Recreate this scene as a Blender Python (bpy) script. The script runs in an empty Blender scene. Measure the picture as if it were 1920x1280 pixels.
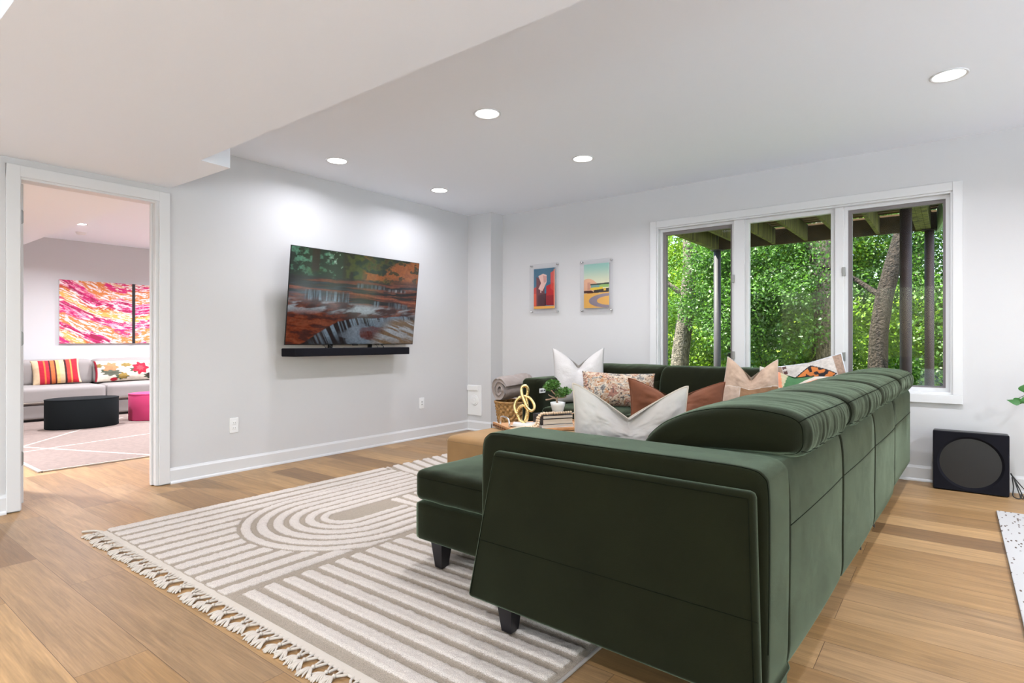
import bpy, bmesh, math, random
import numpy as np
from mathutils import Vector, Matrix, Euler

# ------------------------------------------------------------------ camera, world, sun, exposure
SC = bpy.context.scene
COL = SC.collection
TH = math.radians(37.6046)
cam_d = bpy.data.cameras.new('camera'); cam = bpy.data.objects.new('camera', cam_d); COL.objects.link(cam)
cam.location = (0, 0, 1.03); cam.rotation_euler = (math.pi/2, 0, TH)
cam_d.sensor_width = 36; cam_d.lens = 20.156; cam_d.shift_y = -0.0005
cam_d.clip_start = 0.05; cam_d.clip_end = 300
SC.camera = cam
SC.view_settings.view_transform = 'Standard'; SC.view_settings.look = 'None'
SC.view_settings.gamma = 1; SC.view_settings.use_curve_mapping = False
SC.view_settings.exposure = 0.33
SC.cycles.use_denoising = True
SC.cycles.max_bounces = 8; SC.cycles.diffuse_bounces = 5; SC.cycles.transparent_max_bounces = 12
SC.cycles.sample_clamp_indirect = 6

W = bpy.data.worlds.new('sky'); SC.world = W; W.use_nodes = True
nt = W.node_tree; nt.nodes.clear()
sky = nt.nodes.new('ShaderNodeTexSky'); sky.sky_type = 'NISHITA'; sky.sun_disc = False
sky.sun_elevation = math.radians(52); sky.sun_rotation = math.radians(150); sky.air_density = 1.2; sky.dust_density = 2.0
bgn = nt.nodes.new('ShaderNodeBackground'); bgn.inputs[1].default_value = 0.55
wo = nt.nodes.new('ShaderNodeOutputWorld')
nt.links.new(sky.outputs[0], bgn.inputs[0]); nt.links.new(bgn.outputs[0], wo.inputs[0])

SUN_DIR = Vector((0.62, 0.42, -1.12)).normalized()     # the way the sunlight travels: over the house on to the trees
sd = bpy.data.lights.new('sun', 'SUN'); sd.energy = 17.0; sd.angle = math.radians(0.6); sd.color = (1, .95, .85)
so = bpy.data.objects.new('sun', sd); COL.objects.link(so); so.rotation_euler = SUN_DIR.to_track_quat('-Z', 'Y').to_euler()

LAMP_W = 18.0         # watts of a recessed ceiling lamp
LAMP_COL = (0.91, 0.925, 1.0)

rng = np.random.default_rng(7); random.seed(7)

# ------------------------------------------------------------------ helpers
def tag(o, label=None, cat=None, group=None, kind=None):
    if label: o['label'] = label
    if cat: o['category'] = cat
    if group: o['group'] = group
    if kind: o['kind'] = kind
    return o
def empty(name, loc=(0, 0, 0), rz=0, **k):
    o = bpy.data.objects.new(name, None); COL.objects.link(o)
    o.location = loc; o.rotation_euler = (0, 0, rz); o.empty_display_size = .05
    return tag(o, **k)
def link(name, me, m=None, parent=None, smooth=False):
    if m is not None:
        me.materials.clear(); me.materials.append(m)
    if smooth: me.polygons.foreach_set('use_smooth', [True]*len(me.polygons))
    o = bpy.data.objects.new(name, me); COL.objects.link(o)
    if parent is not None: o.parent = parent
    return o
def mesh(name, V, F, m=None, parent=None, smooth=False):
    me = bpy.data.meshes.new(name)
    me.from_pydata([tuple(map(float, v)) for v in V], [], [tuple(map(int, f)) for f in F]); me.update()
    return link(name, me, m, parent, smooth)
def fromnp(name, V, F, m=None, parent=None, smooth=True):
    """V (n,3) array, F (k,4) or (k,3) int array"""
    me = bpy.data.meshes.new(name); n = len(V); k, c = F.shape
    me.vertices.add(n); me.vertices.foreach_set('co', np.asarray(V, np.float32).ravel())
    me.loops.add(k*c); me.loops.foreach_set('vertex_index', np.asarray(F, np.int32).ravel())
    me.polygons.add(k); me.polygons.foreach_set('loop_start', np.arange(0, k*c, c, dtype=np.int32))
    me.polygons.foreach_set('loop_total', np.full(k, c, np.int32))
    me.update(calc_edges=True); me.validate()
    return link(name, me, m, parent, smooth)
def setcol(o, C, name='Col'):
    C = np.asarray(C, np.float32)
    if C.shape[1] == 3: C = np.concatenate([C, np.ones((len(C), 1), np.float32)], 1)
    a = o.data.color_attributes.new(name, 'FLOAT_COLOR', 'POINT'); a.data.foreach_set('color', C.ravel())
def setfloat(o, A, name):
    a = o.data.attributes.new(name, 'FLOAT', 'POINT'); a.data.foreach_set('value', np.asarray(A, np.float32))
def bm_obj(name, bm, m=None, parent=None, smooth=False):
    bmesh.ops.recalc_face_normals(bm, faces=bm.faces)
    me = bpy.data.meshes.new(name); bm.to_mesh(me); bm.free()
    return link(name, me, m, parent, smooth)
def add_box(bm, lo, hi, bev=0, seg=2, mx=None):
    r = bmesh.ops.create_cube(bm, size=1); vs = r['verts']
    for v in vs:
        v.co = Vector([lo[i] + (v.co[i]+.5)*(hi[i]-lo[i]) for i in range(3)])
    if bev:
        es = list({e for v in vs for e in v.link_edges})
        q = bmesh.ops.bevel(bm, geom=es, offset=bev, segments=seg, profile=.5, affect='EDGES', clamp_overlap=True)
        vs = list({v for f in q['faces'] for v in f.verts} | {v for v in vs if v.is_valid})
    if mx is not None: bmesh.ops.transform(bm, matrix=mx, verts=[v for v in vs if v.is_valid])
    return vs
def box(name, lo, hi, m=None, parent=None, bev=0, seg=2, mx=None, smooth=None):
    bm = bmesh.new(); add_box(bm, lo, hi, bev, seg)
    if mx is not None: bmesh.ops.transform(bm, matrix=mx, verts=bm.verts)
    o = bm_obj(name, bm, m, parent, smooth=(bev > 0 if smooth is None else smooth))
    if bev: o.modifiers.new('wn', 'WEIGHTED_NORMAL').keep_sharp = True
    return o
def boxes(name, L, m=None, parent=None, bev=0):
    bm = bmesh.new()
    for lo, hi in L: add_box(bm, lo, hi, bev)
    return bm_obj(name, bm, m, parent)
def prism(name, poly, axis, a0, a1, m=None, parent=None, bev=0, seg=4, sub=0):
    """poly in the two other axes (order: x,z for axis y; y,z for axis x; x,y for axis z)"""
    bm = bmesh.new()
    def P(p, a):
        return {1: (p[0], a, p[1]), 0: (a, p[0], p[1]), 2: (p[0], p[1], a)}[axis]
    A = [bm.verts.new(P(p, a0)) for p in poly]; B = [bm.verts.new(P(p, a1)) for p in poly]
    n = len(poly); bm.faces.new(A[::-1]); bm.faces.new(B)
    for i in range(n): bm.faces.new((A[i], A[(i+1) % n], B[(i+1) % n], B[i]))
    if bev: bmesh.ops.bevel(bm, geom=list(bm.edges), offset=bev, segments=seg, profile=.5, affect='EDGES', clamp_overlap=True)
    o = bm_obj(name, bm, m, parent, smooth=bev > 0)
    if bev: o.modifiers.new('wn', 'WEIGHTED_NORMAL').keep_sharp = True
    return o
def tube_np(path, r, n=8, closed=False):
    P = np.array(path, float); N = len(P)
    T = np.gradient(P, axis=0) if not closed else (np.roll(P, -1, 0)-np.roll(P, 1, 0))
    T /= np.linalg.norm(T, axis=1)[:, None]+1e-9
    r = np.broadcast_to(np.asarray(r, float), (N,))
    up = np.array([0, 0, 1.]) if abs(T[0][2]) < .9 else np.array([1., 0, 0])
    V = []; nrm = np.cross(T[0], up); nrm /= np.linalg.norm(nrm)
    for i in range(N):
        nrm = nrm - T[i]*nrm.dot(T[i]); nrm /= np.linalg.norm(nrm)+1e-9
        b = np.cross(T[i], nrm)
        for k in range(n):
            a = 2*math.pi*k/n; V.append(P[i]+r[i]*(math.cos(a)*nrm+math.sin(a)*b))
    F = []
    for i in range(N if closed else N-1):
        j = (i+1) % N
        for k in range(n):
            F.append((i*n+k, i*n+(k+1) % n, j*n+(k+1) % n, j*n+k))
    if not closed:
        V.append(P[0]); V.append(P[-1]); a, b = len(V)-2, len(V)-1
        for k in range(n):
            F.append((a, (k+1) % n, k, k)); F.append((b, (N-1)*n+k, (N-1)*n+(k+1) % n, (N-1)*n+(k+1) % n))
    return V, F
def tubes(name, L, m, parent=None, n=8, closed=False):
    V = []; F = []
    for path, r in L:
        v, f = tube_np(path, r, n, closed); o = len(V); V += list(v)
        for q in f:
            q = [i+o for i in q]
            if q[2] == q[3]: q = q[:3]
            F.append(q)
    return mesh(name, V, F, m, parent, True)
def catmull(P, k=8, closed=False):
    P = [np.array(p, float) for p in P]; n = len(P); out = []
    rngi = range(n) if closed else range(n-1)
    for i in rngi:
        g = (lambda j: P[j % n]) if closed else (lambda j: P[min(max(j, 0), n-1)])
        p0, p1, p2, p3 = g(i-1), g(i), g(i+1), g(i+2)
        for s in range(k):
            t = s/k
            out.append(.5*((2*p1)+(-p0+p2)*t+(2*p0-5*p1+4*p2-p3)*t*t+(-p0+3*p1-3*p2+p3)*t**3))
    if not closed: out.append(P[-1])
    return np.array(out)
def lathe(name, prof, m, parent=None, n=32, loc=(0, 0, 0), sy=1.0):
    V = []; F = []; k = len(prof)
    for j in range(n):
        a = 2*math.pi*j/n
        for r, z in prof: V.append((loc[0]+r*math.cos(a), loc[1]+r*sy*math.sin(a), loc[2]+z))
    for j in range(n):
        for i in range(k-1):
            F.append((j*k+i, ((j+1) % n)*k+i, ((j+1) % n)*k+i+1, j*k+i+1))
    bm = bmesh.new(); vs = [bm.verts.new(v) for v in V]
    for f in F:
        try: bm.faces.new([vs[i] for i in f])
        except ValueError: pass
    bmesh.ops.remove_doubles(bm, verts=bm.verts, dist=1e-5)
    o = bm_obj(name, bm, m, parent, True)
    return o
# numpy value noise
_T = rng.random(4096)
def vn(x, y, z=0.0, seed=0):
    x = np.asarray(x, float); y = np.asarray(y, float)+0*x; z = np.asarray(z, float)+0*x
    xi = np.floor(x).astype(np.int64); yi = np.floor(y).astype(np.int64); zi = np.floor(z).astype(np.int64)
    fx, fy, fz = x-xi, y-yi, z-zi
    fx = fx*fx*(3-2*fx); fy = fy*fy*(3-2*fy); fz = fz*fz*(3-2*fz)
    def h(a, b, c): return _T[((a*73856093) ^ (b*19349663) ^ (c*83492791) ^ (seed*7919)) & 4095]
    r = 0
    for a in (0, 1):
        for b in (0, 1):
            for c in (0, 1):
                r = r+h(xi+a, yi+b, zi+c)*(fx if a else 1-fx)*(fy if b else 1-fy)*(fz if c else 1-fz)
    return r
def fbm(x, y, z=0.0, o=4, seed=0):
    s = 0; a = .5; t = 0
    for i in range(o):
        s = s+a*vn(x*2**i, y*2**i, np.asarray(z)*2**i, seed+i); t += a; a *= .5
    return s/t
def sst(a, b, x): t = np.clip((x-a)/(b-a), 0, 1); return t*t*(3-2*t)
def inpoly(u, v, poly):
    ins = np.zeros(u.shape, bool); n = len(poly)
    for i in range(n):
        x1, y1 = poly[i]; x2, y2 = poly[(i+1) % n]
        if y1 == y2: continue
        c = ((y1 > v) != (y2 > v)) & (u < (x2-x1)*(v-y1)/(y2-y1)+x1); ins ^= c
    return ins
def lin(r, g, b):
    def f(c): c /= 255.; return c/12.92 if c <= .04045 else ((c+.055)/1.055)**2.4
    return (f(r), f(g), f(b))
def gridnp(nu, nv):
    u, v = np.meshgrid(np.linspace(0, 1, nu), np.linspace(0, 1, nv)); u = u.ravel(); v = v.ravel()
    i = np.arange((nv-1)*nu).reshape(nv-1, nu)[:, :-1].ravel()
    F = np.stack([i, i+1, i+1+nu, i+nu], 1)
    return u, v, F

# ------------------------------------------------------------------ materials
def mat(name, col, rough=.6, bump=0, bscale=200, sheen=0, sheen_tint=None, metal=0, spec=.5, attr=None, var=0, vscale=6, vstretch=(1, 1, 1), emis=0, coat=0, bdist=.002, detail=4):
    m = bpy.data.materials.new(name); m.use_nodes = True; N = m.node_tree.nodes; Lk = m.node_tree.links
    b = N['Principled BSDF']; b.inputs['Roughness'].default_value = rough; b.inputs['Metallic'].default_value = metal
    b.inputs['Specular IOR Level'].default_value = spec
    b.inputs['Base Color'].default_value = (*col, 1)
    if coat: b.inputs['Coat Weight'].default_value = coat; b.inputs['Coat Roughness'].default_value = .1
    if sheen:
        b.inputs['Sheen Weight'].default_value = sheen; b.inputs['Sheen Roughness'].default_value = .30
        if sheen_tint: b.inputs['Sheen Tint'].default_value = (*sheen_tint, 1)
    src = None
    if attr:
        a = N.new('ShaderNodeAttribute'); a.attribute_name = attr; src = a.outputs['Color']; Lk.new(src, b.inputs['Base Color'])
    tc = N.new('ShaderNodeTexCoord'); out = tc.outputs['Object']
    if var:
        mp = N.new('ShaderNodeMapping'); mp.inputs['Scale'].default_value = vstretch; Lk.new(out, mp.inputs[0])
        n = N.new('ShaderNodeTexNoise'); n.inputs['Scale'].default_value = vscale; n.inputs['Detail'].default_value = detail; Lk.new(mp.outputs[0], n.inputs[0])
        r = N.new('ShaderNodeMapRange'); r.inputs[1].default_value = .3; r.inputs[2].default_value = .7
        r.inputs[3].default_value = 1-var; r.inputs[4].default_value = 1+var; Lk.new(n.outputs[0], r.inputs[0])
        mu = N.new('ShaderNodeMix'); mu.data_type = 'RGBA'; mu.blend_type = 'MULTIPLY'; mu.inputs[0].default_value = 1
        if src: Lk.new(src, mu.inputs[6])
        else: mu.inputs[6].default_value = (*col, 1)
        Lk.new(r.outputs[0], mu.inputs[7]); Lk.new(mu.outputs[2], b.inputs['Base Color']); src = mu.outputs[2]
    if bump:
        n = N.new('ShaderNodeTexNoise'); n.inputs['Scale'].default_value = bscale; n.inputs['Detail'].default_value = 3; Lk.new(out, n.inputs[0])
        bp = N.new('ShaderNodeBump'); bp.inputs['Strength'].default_value = bump; bp.inputs['Distance'].default_value = bdist
        Lk.new(n.outputs[0], bp.inputs['Height']); Lk.new(bp.outputs[0], b.inputs['Normal'])
    if emis:
        b.inputs['Emission Strength'].default_value = emis
        if attr: Lk.new(src, b.inputs['Emission Color'])
        else: b.inputs['Emission Color'].default_value = (*col, 1)
    return m
M = {}
M['wall'] = mat('wall_paint', (.585, .580, .588), .75, .12, 260)
M['ceil'] = mat('ceiling_paint', (.835, .868, .93), .85, .08, 240)
M['trim'] = mat('white_trim_paint', (.66, .66, .67), .35, spec=.5)
M['plastic'] = mat('white_plastic', (.78, .78, .78), .35)
M['velvet'] = mat('green_velvet', (.008, .009, .003), .9, .5, 900, sheen=.95, sheen_tint=(.38, .49, .345), var=.22, vscale=3.5, spec=.12)
def mottle(m):
    N = m.node_tree.nodes; Lk = m.node_tree.links; b = N['Principled BSDF']; tc = N.new('ShaderNodeTexCoord')
    n = N.new('ShaderNodeTexNoise'); n.inputs['Scale'].default_value = 4.5; n.inputs['Detail'].default_value = 7; n.inputs['Roughness'].default_value = .62; n.inputs['Distortion'].default_value = .9
    r = N.new('ShaderNodeMapRange'); r.inputs[1].default_value = .32; r.inputs[2].default_value = .68; r.inputs[3].default_value = .70; r.inputs[4].default_value = 1.0
    Lk.new(tc.outputs['Object'], n.inputs[0]); Lk.new(n.outputs[0], r.inputs[0]); Lk.new(r.outputs[0], b.inputs['Sheen Weight'])
mottle(M['velvet'])
M['velvet_dark'] = mat('green_velvet_piping', (.005, .007, .004), .95, spec=.05)
M['legblk'] = mat('black_lacquered_wood', (.008, .007, .009), .35)
M['tan'] = mat('tan_velvet', (.26, .145, .055), .85, .3, 700, sheen=.2, sheen_tint=(1, .85, .6), var=.12, vscale=5)
M['black'] = mat('black_plastic', (.008, .008, .010), .38)
M['blackfab'] = mat('black_speaker_cloth', (.010, .010, .014), .8, spec=.08, bump=.4, bscale=1200)
M['screen_edge'] = mat('black_metal_bezel', (.01, .01, .012), .3, metal=.4)
M['steel'] = mat('brushed_steel', (.30, .30, .30), .4, metal=1)
M['chrome'] = mat('chrome', (.75, .75, .76), .12, metal=1)
M['gold'] = mat('hammered_gold', (.80, .62, .30), .22, metal=1, bump=.9, bscale=120)
M['blanket'] = mat('grey_fleece', lin(150, 138, 132), .95, 1, 260, sheen=.25)
M['whitepot'] = mat('matte_white_ceramic', (.72, .72, .70), .4)
M['marble'] = mat('white_marble', (.75, .74, .73), .25, var=.06, vscale=12)
M['paper'] = mat('book_pages', (.62, .55, .45), .8, var=.12, vscale=400, vstretch=(.02, .02, 1))
M['bookblk'] = mat('black_book_cover', (.02, .018, .02), .45, var=.5, vscale=40)
M['bookwht'] = mat('white_book_cover', (.70, .70, .70), .45)
M['bead'] = mat('natural_wood_beads', (.62, .46, .31), .5, var=.1, vscale=60)
M['jute'] = mat('jute_tassel', (.55, .42, .26), .9)
M['traywood'] = mat('tray_wood', lin(176, 128, 84), .5, var=.25, vscale=8, vstretch=(3, 14, 3), bump=.3, bscale=90)
M['rattan'] = mat('woven_rattan', lin(158, 118, 68), .6, var=.45, vscale=40, bump=.5, bscale=200)
M['foliage_s'] = mat('bonsai_foliage', lin(78, 122, 48), .6, var=.5, vscale=60)
M['branch'] = mat('pale_branch', lin(168, 140, 118), .8)
M['soil'] = mat('dark_moss', (.02, .03, .012), .9)
M['greyfab'] = mat('light_grey_linen', lin(142, 136, 133), .9, .5, 900, sheen=.15)
M['blkfelt'] = mat('black_felt', (.010, .012, .013), .95, .5, 600, sheen=.02, spec=.1)
M['pinkfelt'] = mat('pink_felt', lin(190, 58, 104), .95, .5, 600, sheen=.1)
M['cord'] = mat('black_cord', (.01, .01, .01), .5)
M['cream_tassel'] = mat('cream_cotton_cord', lin(190, 180, 168), .95, .6, 500)
M['whitefab'] = mat('cream_cotton', lin(190, 184, 178), .9, .5, 500, sheen=.15, var=.04, vscale=10)
M['suede'] = mat('rust_suede', lin(112, 62, 34), .85, .4, 500, sheen=.25, sheen_tint=(1, .7, .5), var=.15, vscale=14)
M['boucle'] = mat('white_boucle', lin(186, 182, 180), .95, 1, 120, sheen=.1)
M['patt'] = mat('patterned_fabric', (1, 1, 1), .9, .7, 500, attr='Col', var=.10, vscale=25)
M['canvas'] = mat('painted_canvas', (1, 1, 1), .6, .2, 300, attr='Col')
M['print'] = mat('art_print', (1, 1, 1), .45, attr='Col')
M['screen'] = mat('television_picture', (0, 0, 0), .12, attr='Col', emis=.43)
M['screen'].node_tree.links.remove(M['screen'].node_tree.nodes['Principled BSDF'].inputs['Base Color'].links[0])
M['screen'].node_tree.nodes['Principled BSDF'].inputs['Base Color'].default_value = (.004, .004, .004, 1)
M['postA'] = mat('dark_brown_painted_steel', lin(50, 33, 31), .6, .4, 80, var=.2, vscale=20)
M['postB'] = mat('grey_painted_steel', lin(66, 62, 66), .6, .3, 80)
M['deck'] = mat('mossy_timber_light_streaks', lin(96, 92, 42), .85, .8, 40, var=.8, vscale=10, vstretch=(1, 1.6, .12))  # moss green, with upright streaks painted for light through the board gaps
M['deckdark'] = mat('weathered_deck_board', lin(84, 66, 42), .9, .5, 40, var=.3, vscale=7)
M['rim'] = mat('pale_green_fascia', lin(150, 175, 140), .8, .3, 60, var=.2, vscale=9)
M['bark'] = mat('tree_bark', lin(104, 96, 86), .95, 1, 26, var=.75, vscale=14, vstretch=(2.5, 2.5, .8), bdist=.05)
M['barkdark'] = mat('dark_tree_bark', lin(46, 38, 32), .95, 1, 26, var=.75, vscale=14, vstretch=(2.5, 2.5, .6), bdist=.05)
M['ground'] = mat('forest_floor', lin(92, 104, 52), .95, .8, 8, var=.5, vscale=3)
M['stem'] = mat('green_stem', lin(52, 80, 40), .6)
M['screenmesh'] = mat('grey_vinyl_screen_track', lin(118, 112, 112), .6)

def glass_mat(name, tint, refl=1.0):
    m = bpy.data.materials.new(name); m.use_nodes = True; N = m.node_tree.nodes; Lk = m.node_tree.links; N.clear()
    t = N.new('ShaderNodeBsdfTransparent'); t.inputs[0].default_value = (*tint, 1)
    g = N.new('ShaderNodeBsdfGlossy'); g.inputs['Roughness'].default_value = .02
    f = N.new('ShaderNodeFresnel'); f.inputs[0].default_value = 1.45
    mu = N.new('ShaderNodeMath'); mu.operation = 'MULTIPLY'; mu.inputs[1].default_value = refl
    x = N.new('ShaderNodeMixShader'); o = N.new('ShaderNodeOutputMaterial')
    Lk.new(f.outputs[0], mu.inputs[0]); Lk.new(mu.outputs[0], x.inputs[0]); Lk.new(t.outputs[0], x.inputs[1]); Lk.new(g.outputs[0], x.inputs[2]); Lk.new(x.outputs[0], o.inputs[0])
    return m
M['glass'] = glass_mat('window_glass', (.96, .98, .96), .28)
M['acrylic'] = glass_mat('clear_acrylic', (.985, .985, .99), .5)
def leaf_mat(name, col, col2, tr=.5):
    m = bpy.data.materials.new(name); m.use_nodes = True; N = m.node_tree.nodes; Lk = m.node_tree.links; N.clear()
    d = N.new('ShaderNodeBsdfDiffuse'); t = N.new('ShaderNodeBsdfTranslucent'); g = N.new('ShaderNodeBsdfGlossy'); g.inputs[1].default_value = .45
    x = N.new('ShaderNodeMixShader'); x.inputs[0].default_value = tr; x2 = N.new('ShaderNodeMixShader'); x2.inputs[0].default_value = .045
    a = N.new('ShaderNodeAttribute'); a.attribute_name = 'tone'
    r = N.new('ShaderNodeMix'); r.data_type = 'RGBA'; r.inputs[6].default_value = (*col, 1); r.inputs[7].default_value = (*col2, 1)
    o = N.new('ShaderNodeOutputMaterial')
    Lk.new(a.outputs['Fac'], r.inputs[0]); Lk.new(r.outputs[2], d.inputs[0]); Lk.new(r.outputs[2], t.inputs[0])
    Lk.new(d.outputs[0], x.inputs[1]); Lk.new(t.outputs[0], x.inputs[2]); Lk.new(x.outputs[0], x2.inputs[1]); Lk.new(g.outputs[0], x2.inputs[2]); Lk.new(x2.outputs[0], o.inputs[0])
    return m
M['leafA'] = leaf_mat('maple_leaves', lin(52, 104, 22), lin(156, 190, 48))
M['leafB'] = leaf_mat('understorey_leaves', lin(30, 70, 28), lin(104, 152, 52))
M['pothos'] = leaf_mat('pothos_leaf', lin(34, 84, 34), lin(60, 120, 50), .15)
def emit_mat(name, col, s):
    m = bpy.data.materials.new(name); m.use_nodes = True; b = m.node_tree.nodes['Principled BSDF']
    b.inputs['Base Color'].default_value = (.8, .8, .8, 1); b.inputs['Emission Color'].default_value = (*col, 1); b.inputs['Emission Strength'].default_value = s
    return m
M['lampglow'] = emit_mat('lamp_diffuser', (1, .98, .96), 6)

def floor_mat():
    m = bpy.data.materials.new('oak_vinyl_planks'); m.use_nodes = True; N = m.node_tree.nodes; Lk = m.node_tree.links
    b = N['Principled BSDF']; tc = N.new('ShaderNodeTexCoord')
    mp = N.new('ShaderNodeMapping'); mp.inputs['Location'].default_value = (.35, -.161+.205*40, 0); Lk.new(tc.outputs['Object'], mp.inputs[0])
    def brick(c1, c2, mortar):
        k = N.new('ShaderNodeTexBrick'); k.offset = .37; k.offset_frequency = 2; k.squash = 1
        k.inputs['Scale'].default_value = 1; k.inputs['Brick Width'].default_value = 1.30; k.inputs['Row Height'].default_value = .205
        k.inputs['Mortar Size'].default_value = .0009; k.inputs['Mortar Smooth'].default_value = 0; k.inputs['Bias'].default_value = 0
        k.inputs['Color1'].default_value = (*c1, 1); k.inputs['Color2'].default_value = (*c2, 1); k.inputs['Mortar'].default_value = (*mortar, 1)
        Lk.new(mp.outputs[0], k.inputs[0]); return k
    k = brick((0, 0, 0), (1, 1, 1), (.5, .5, .5))
    rp = N.new('ShaderNodeValToRGB'); e = rp.color_ramp.elements
    cols = [(0, lin(120, 90, 58)), (.25, lin(163, 127, 83)), (.45, lin(141, 107, 68)), (.62, lin(170, 135, 92)), (.8, lin(157, 124, 86)), (1, lin(135, 107, 76))]
    e[0].position = 0; e[0].color = (*cols[0][1], 1); e[1].position = 1; e[1].color = (*cols[-1][1], 1)
    for p, c in cols[1:-1]:
        q = rp.color_ramp.elements.new(p); q.color = (*c, 1)
    Lk.new(k.outputs['Color'], rp.inputs[0])
    # grain, shifted from plank to plank
    sep = N.new('ShaderNodeSeparateColor'); Lk.new(k.outputs['Color'], sep.inputs[0])
    off = N.new('ShaderNodeMath'); off.operation = 'MULTIPLY'; off.inputs[1].default_value = 37.0; Lk.new(sep.outputs[0], off.inputs[0])
    cmb = N.new('ShaderNodeCombineXYZ'); Lk.new(off.outputs[0], cmb.inputs[0]); Lk.new(off.outputs[0], cmb.inputs[2])
    va = N.new('ShaderNodeVectorMath'); va.operation = 'ADD'; Lk.new(tc.outputs['Object'], va.inputs[0]); Lk.new(cmb.outputs[0], va.inputs[1])
    m1 = N.new('ShaderNodeMapping'); m1.inputs['Scale'].default_value = (1.3, 13, 1); Lk.new(va.outputs[0], m1.inputs[0])
    n1 = N.new('ShaderNodeTexNoise'); n1.inputs['Scale'].default_value = 1.6; n1.inputs['Detail'].default_value = 6; n1.inputs['Distortion'].default_value = 1.1; n1.inputs['Roughness'].default_value = .62; Lk.new(m1.outputs[0], n1.inputs[0])
    m2 = N.new('ShaderNodeMapping'); m2.inputs['Scale'].default_value = (4, 120, 1); Lk.new(va.outputs[0], m2.inputs[0])
    n2 = N.new('ShaderNodeTexNoise'); n2.inputs['Scale'].default_value = 1.5; n2.inputs['Detail'].default_value = 4; Lk.new(m2.outputs[0], n2.inputs[0])
    r1 = N.new('ShaderNodeMapRange'); r1.inputs[1].default_value = .3; r1.inputs[2].default_value = .7; r1.inputs[3].default_value = .74; r1.inputs[4].default_value = 1.20; Lk.new(n1.outputs[0], r1.inputs[0])
    r2 = N.new('ShaderNodeMapRange'); r2.inputs[1].default_value = .3; r2.inputs[2].default_value = .7; r2.inputs[3].default_value = .84; r2.inputs[4].default_value = 1.12; Lk.new(n2.outputs[0], r2.inputs[0])
    mm = N.new('ShaderNodeMath'); mm.operation = 'MULTIPLY'; Lk.new(r1.outputs[0], mm.inputs[0]); Lk.new(r2.outputs[0], mm.inputs[1])
    mx = N.new('ShaderNodeMix'); mx.data_type = 'RGBA'; mx.blend_type = 'MULTIPLY'; mx.inputs[0].default_value = 1
    Lk.new(rp.outputs[0], mx.inputs[6]); Lk.new(mm.outputs[0], mx.inputs[7])
    m3 = N.new('ShaderNodeMix'); m3.data_type = 'RGBA'; m3.inputs[7].default_value = (*lin(86, 62, 40), 1)
    Lk.new(k.outputs['Fac'], m3.inputs[0]); Lk.new(mx.outputs[2], m3.inputs[6]); Lk.new(m3.outputs[2], b.inputs['Base Color'])
    b.inputs['Roughness'].default_value = .42; b.inputs['Specular IOR Level'].default_value = .4
    bp = N.new('ShaderNodeBump'); bp.inputs['Strength'].default_value = .12; bp.inputs['Distance'].default_value = .002; Lk.new(n2.outputs[0], bp.inputs['Height']); Lk.new(bp.outputs[0], b.inputs['Normal'])
    return m
M['floor'] = floor_mat()

# ------------------------------------------------------------------ room shell
XL, YB, ZC = -4.48, 5.185, 2.482       # television wall, window wall, ceiling
XR, YF = 3.4, -3.6                      # walls behind the camera
FXL = -10.08                            # far wall of the next room
ZS = 2.132                              # underside of the dropped ceiling
def st(o, label=None):
    o['kind'] = 'structure'
    if label: o['label'] = label
    return o
st(box('floor', (FXL-.2, YF-.2, -.12), (XR+.2, 5.35, 0), M['floor']), 'light oak plank floor running through both rooms')
DY0, DY1, DZ = .935, 1.692, 2.03        # door opening
WX0, WX1, WZ0, WZ1 = -2.245, -.006, .644, 2.106
st(boxes('wall_left', [((XL-.10, YF, 0), (XL, DY0, ZC)), ((XL-.10, DY1, 0), (XL, YB+.15, ZC)), ((XL-.10, DY0, DZ), (XL, DY1, ZC))], M['wall']), 'pale grey wall with the television and the doorway')
st(boxes('wall_back', [((XL, YB, 0), (WX0, YB+.15, ZC)), ((WX1, YB, 0), (XR+.1, YB+.15, ZC)), ((WX0, YB, 0), (WX1, YB+.15, WZ0)), ((WX0, YB, WZ1), (WX1, YB+.15, ZC)),
    ((XL, 4.973, 0), (-4.13, YB, ZC))], M['wall']), 'pale grey wall with the window and a boxed corner')
st(boxes('wall_right', [((XR, YF, 0), (XR+.1, -2.4, ZC)), ((XR, 3.9, 0), (XR+.1, YB, ZC)), ((XR, -2.4, 2.2), (XR+.1, 3.9, ZC))], M['wall']))
gd = st(empty('added_glass_door_right', (XR+.05, .75, 0), label='unseen glass door added for daylight, in the wall right of the picture'))  # unseen opening, added to let daylight in from the right
st(boxes('wall_front', [((XL, YF-.1, 0), (-3.2, YF, ZC)), ((2.6, YF-.1, 0), (XR+.1, YF, ZC)), ((-3.2, YF-.1, 2.2), (2.6, YF, ZC))], M['wall']))
fd = st(empty('added_glass_door_behind', (-.3, YF-.05, 0), label='unseen glass door added for daylight, in the wall behind the camera'))  # unseen opening, added to lift the ceiling and upper walls with daylight
st(box('added_sun_overhang', (-6.5, YF-1.7, 2.62), (XR+.3, YF-.1, 2.72), M['trim']), 'overhang added to keep sun out of the opening behind the camera')  # unseen roof, added to shade the rear opening from direct sun
st(box('ceiling', (XL-.1, YF-.1, ZC), (XR+.1, YB+.15, ZC+.12), M['ceil']), 'white ceiling with recessed lights')
st(prism('ceiling_soffit', [(XL, .487), (XR, .487), (XR, 1.612), (-3.64, 1.612), (-3.655, 1.80), (XL, 1.772)], 2, ZS, ZC+.01, M['ceil']), 'dropped ceiling box above the doorway')
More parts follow.
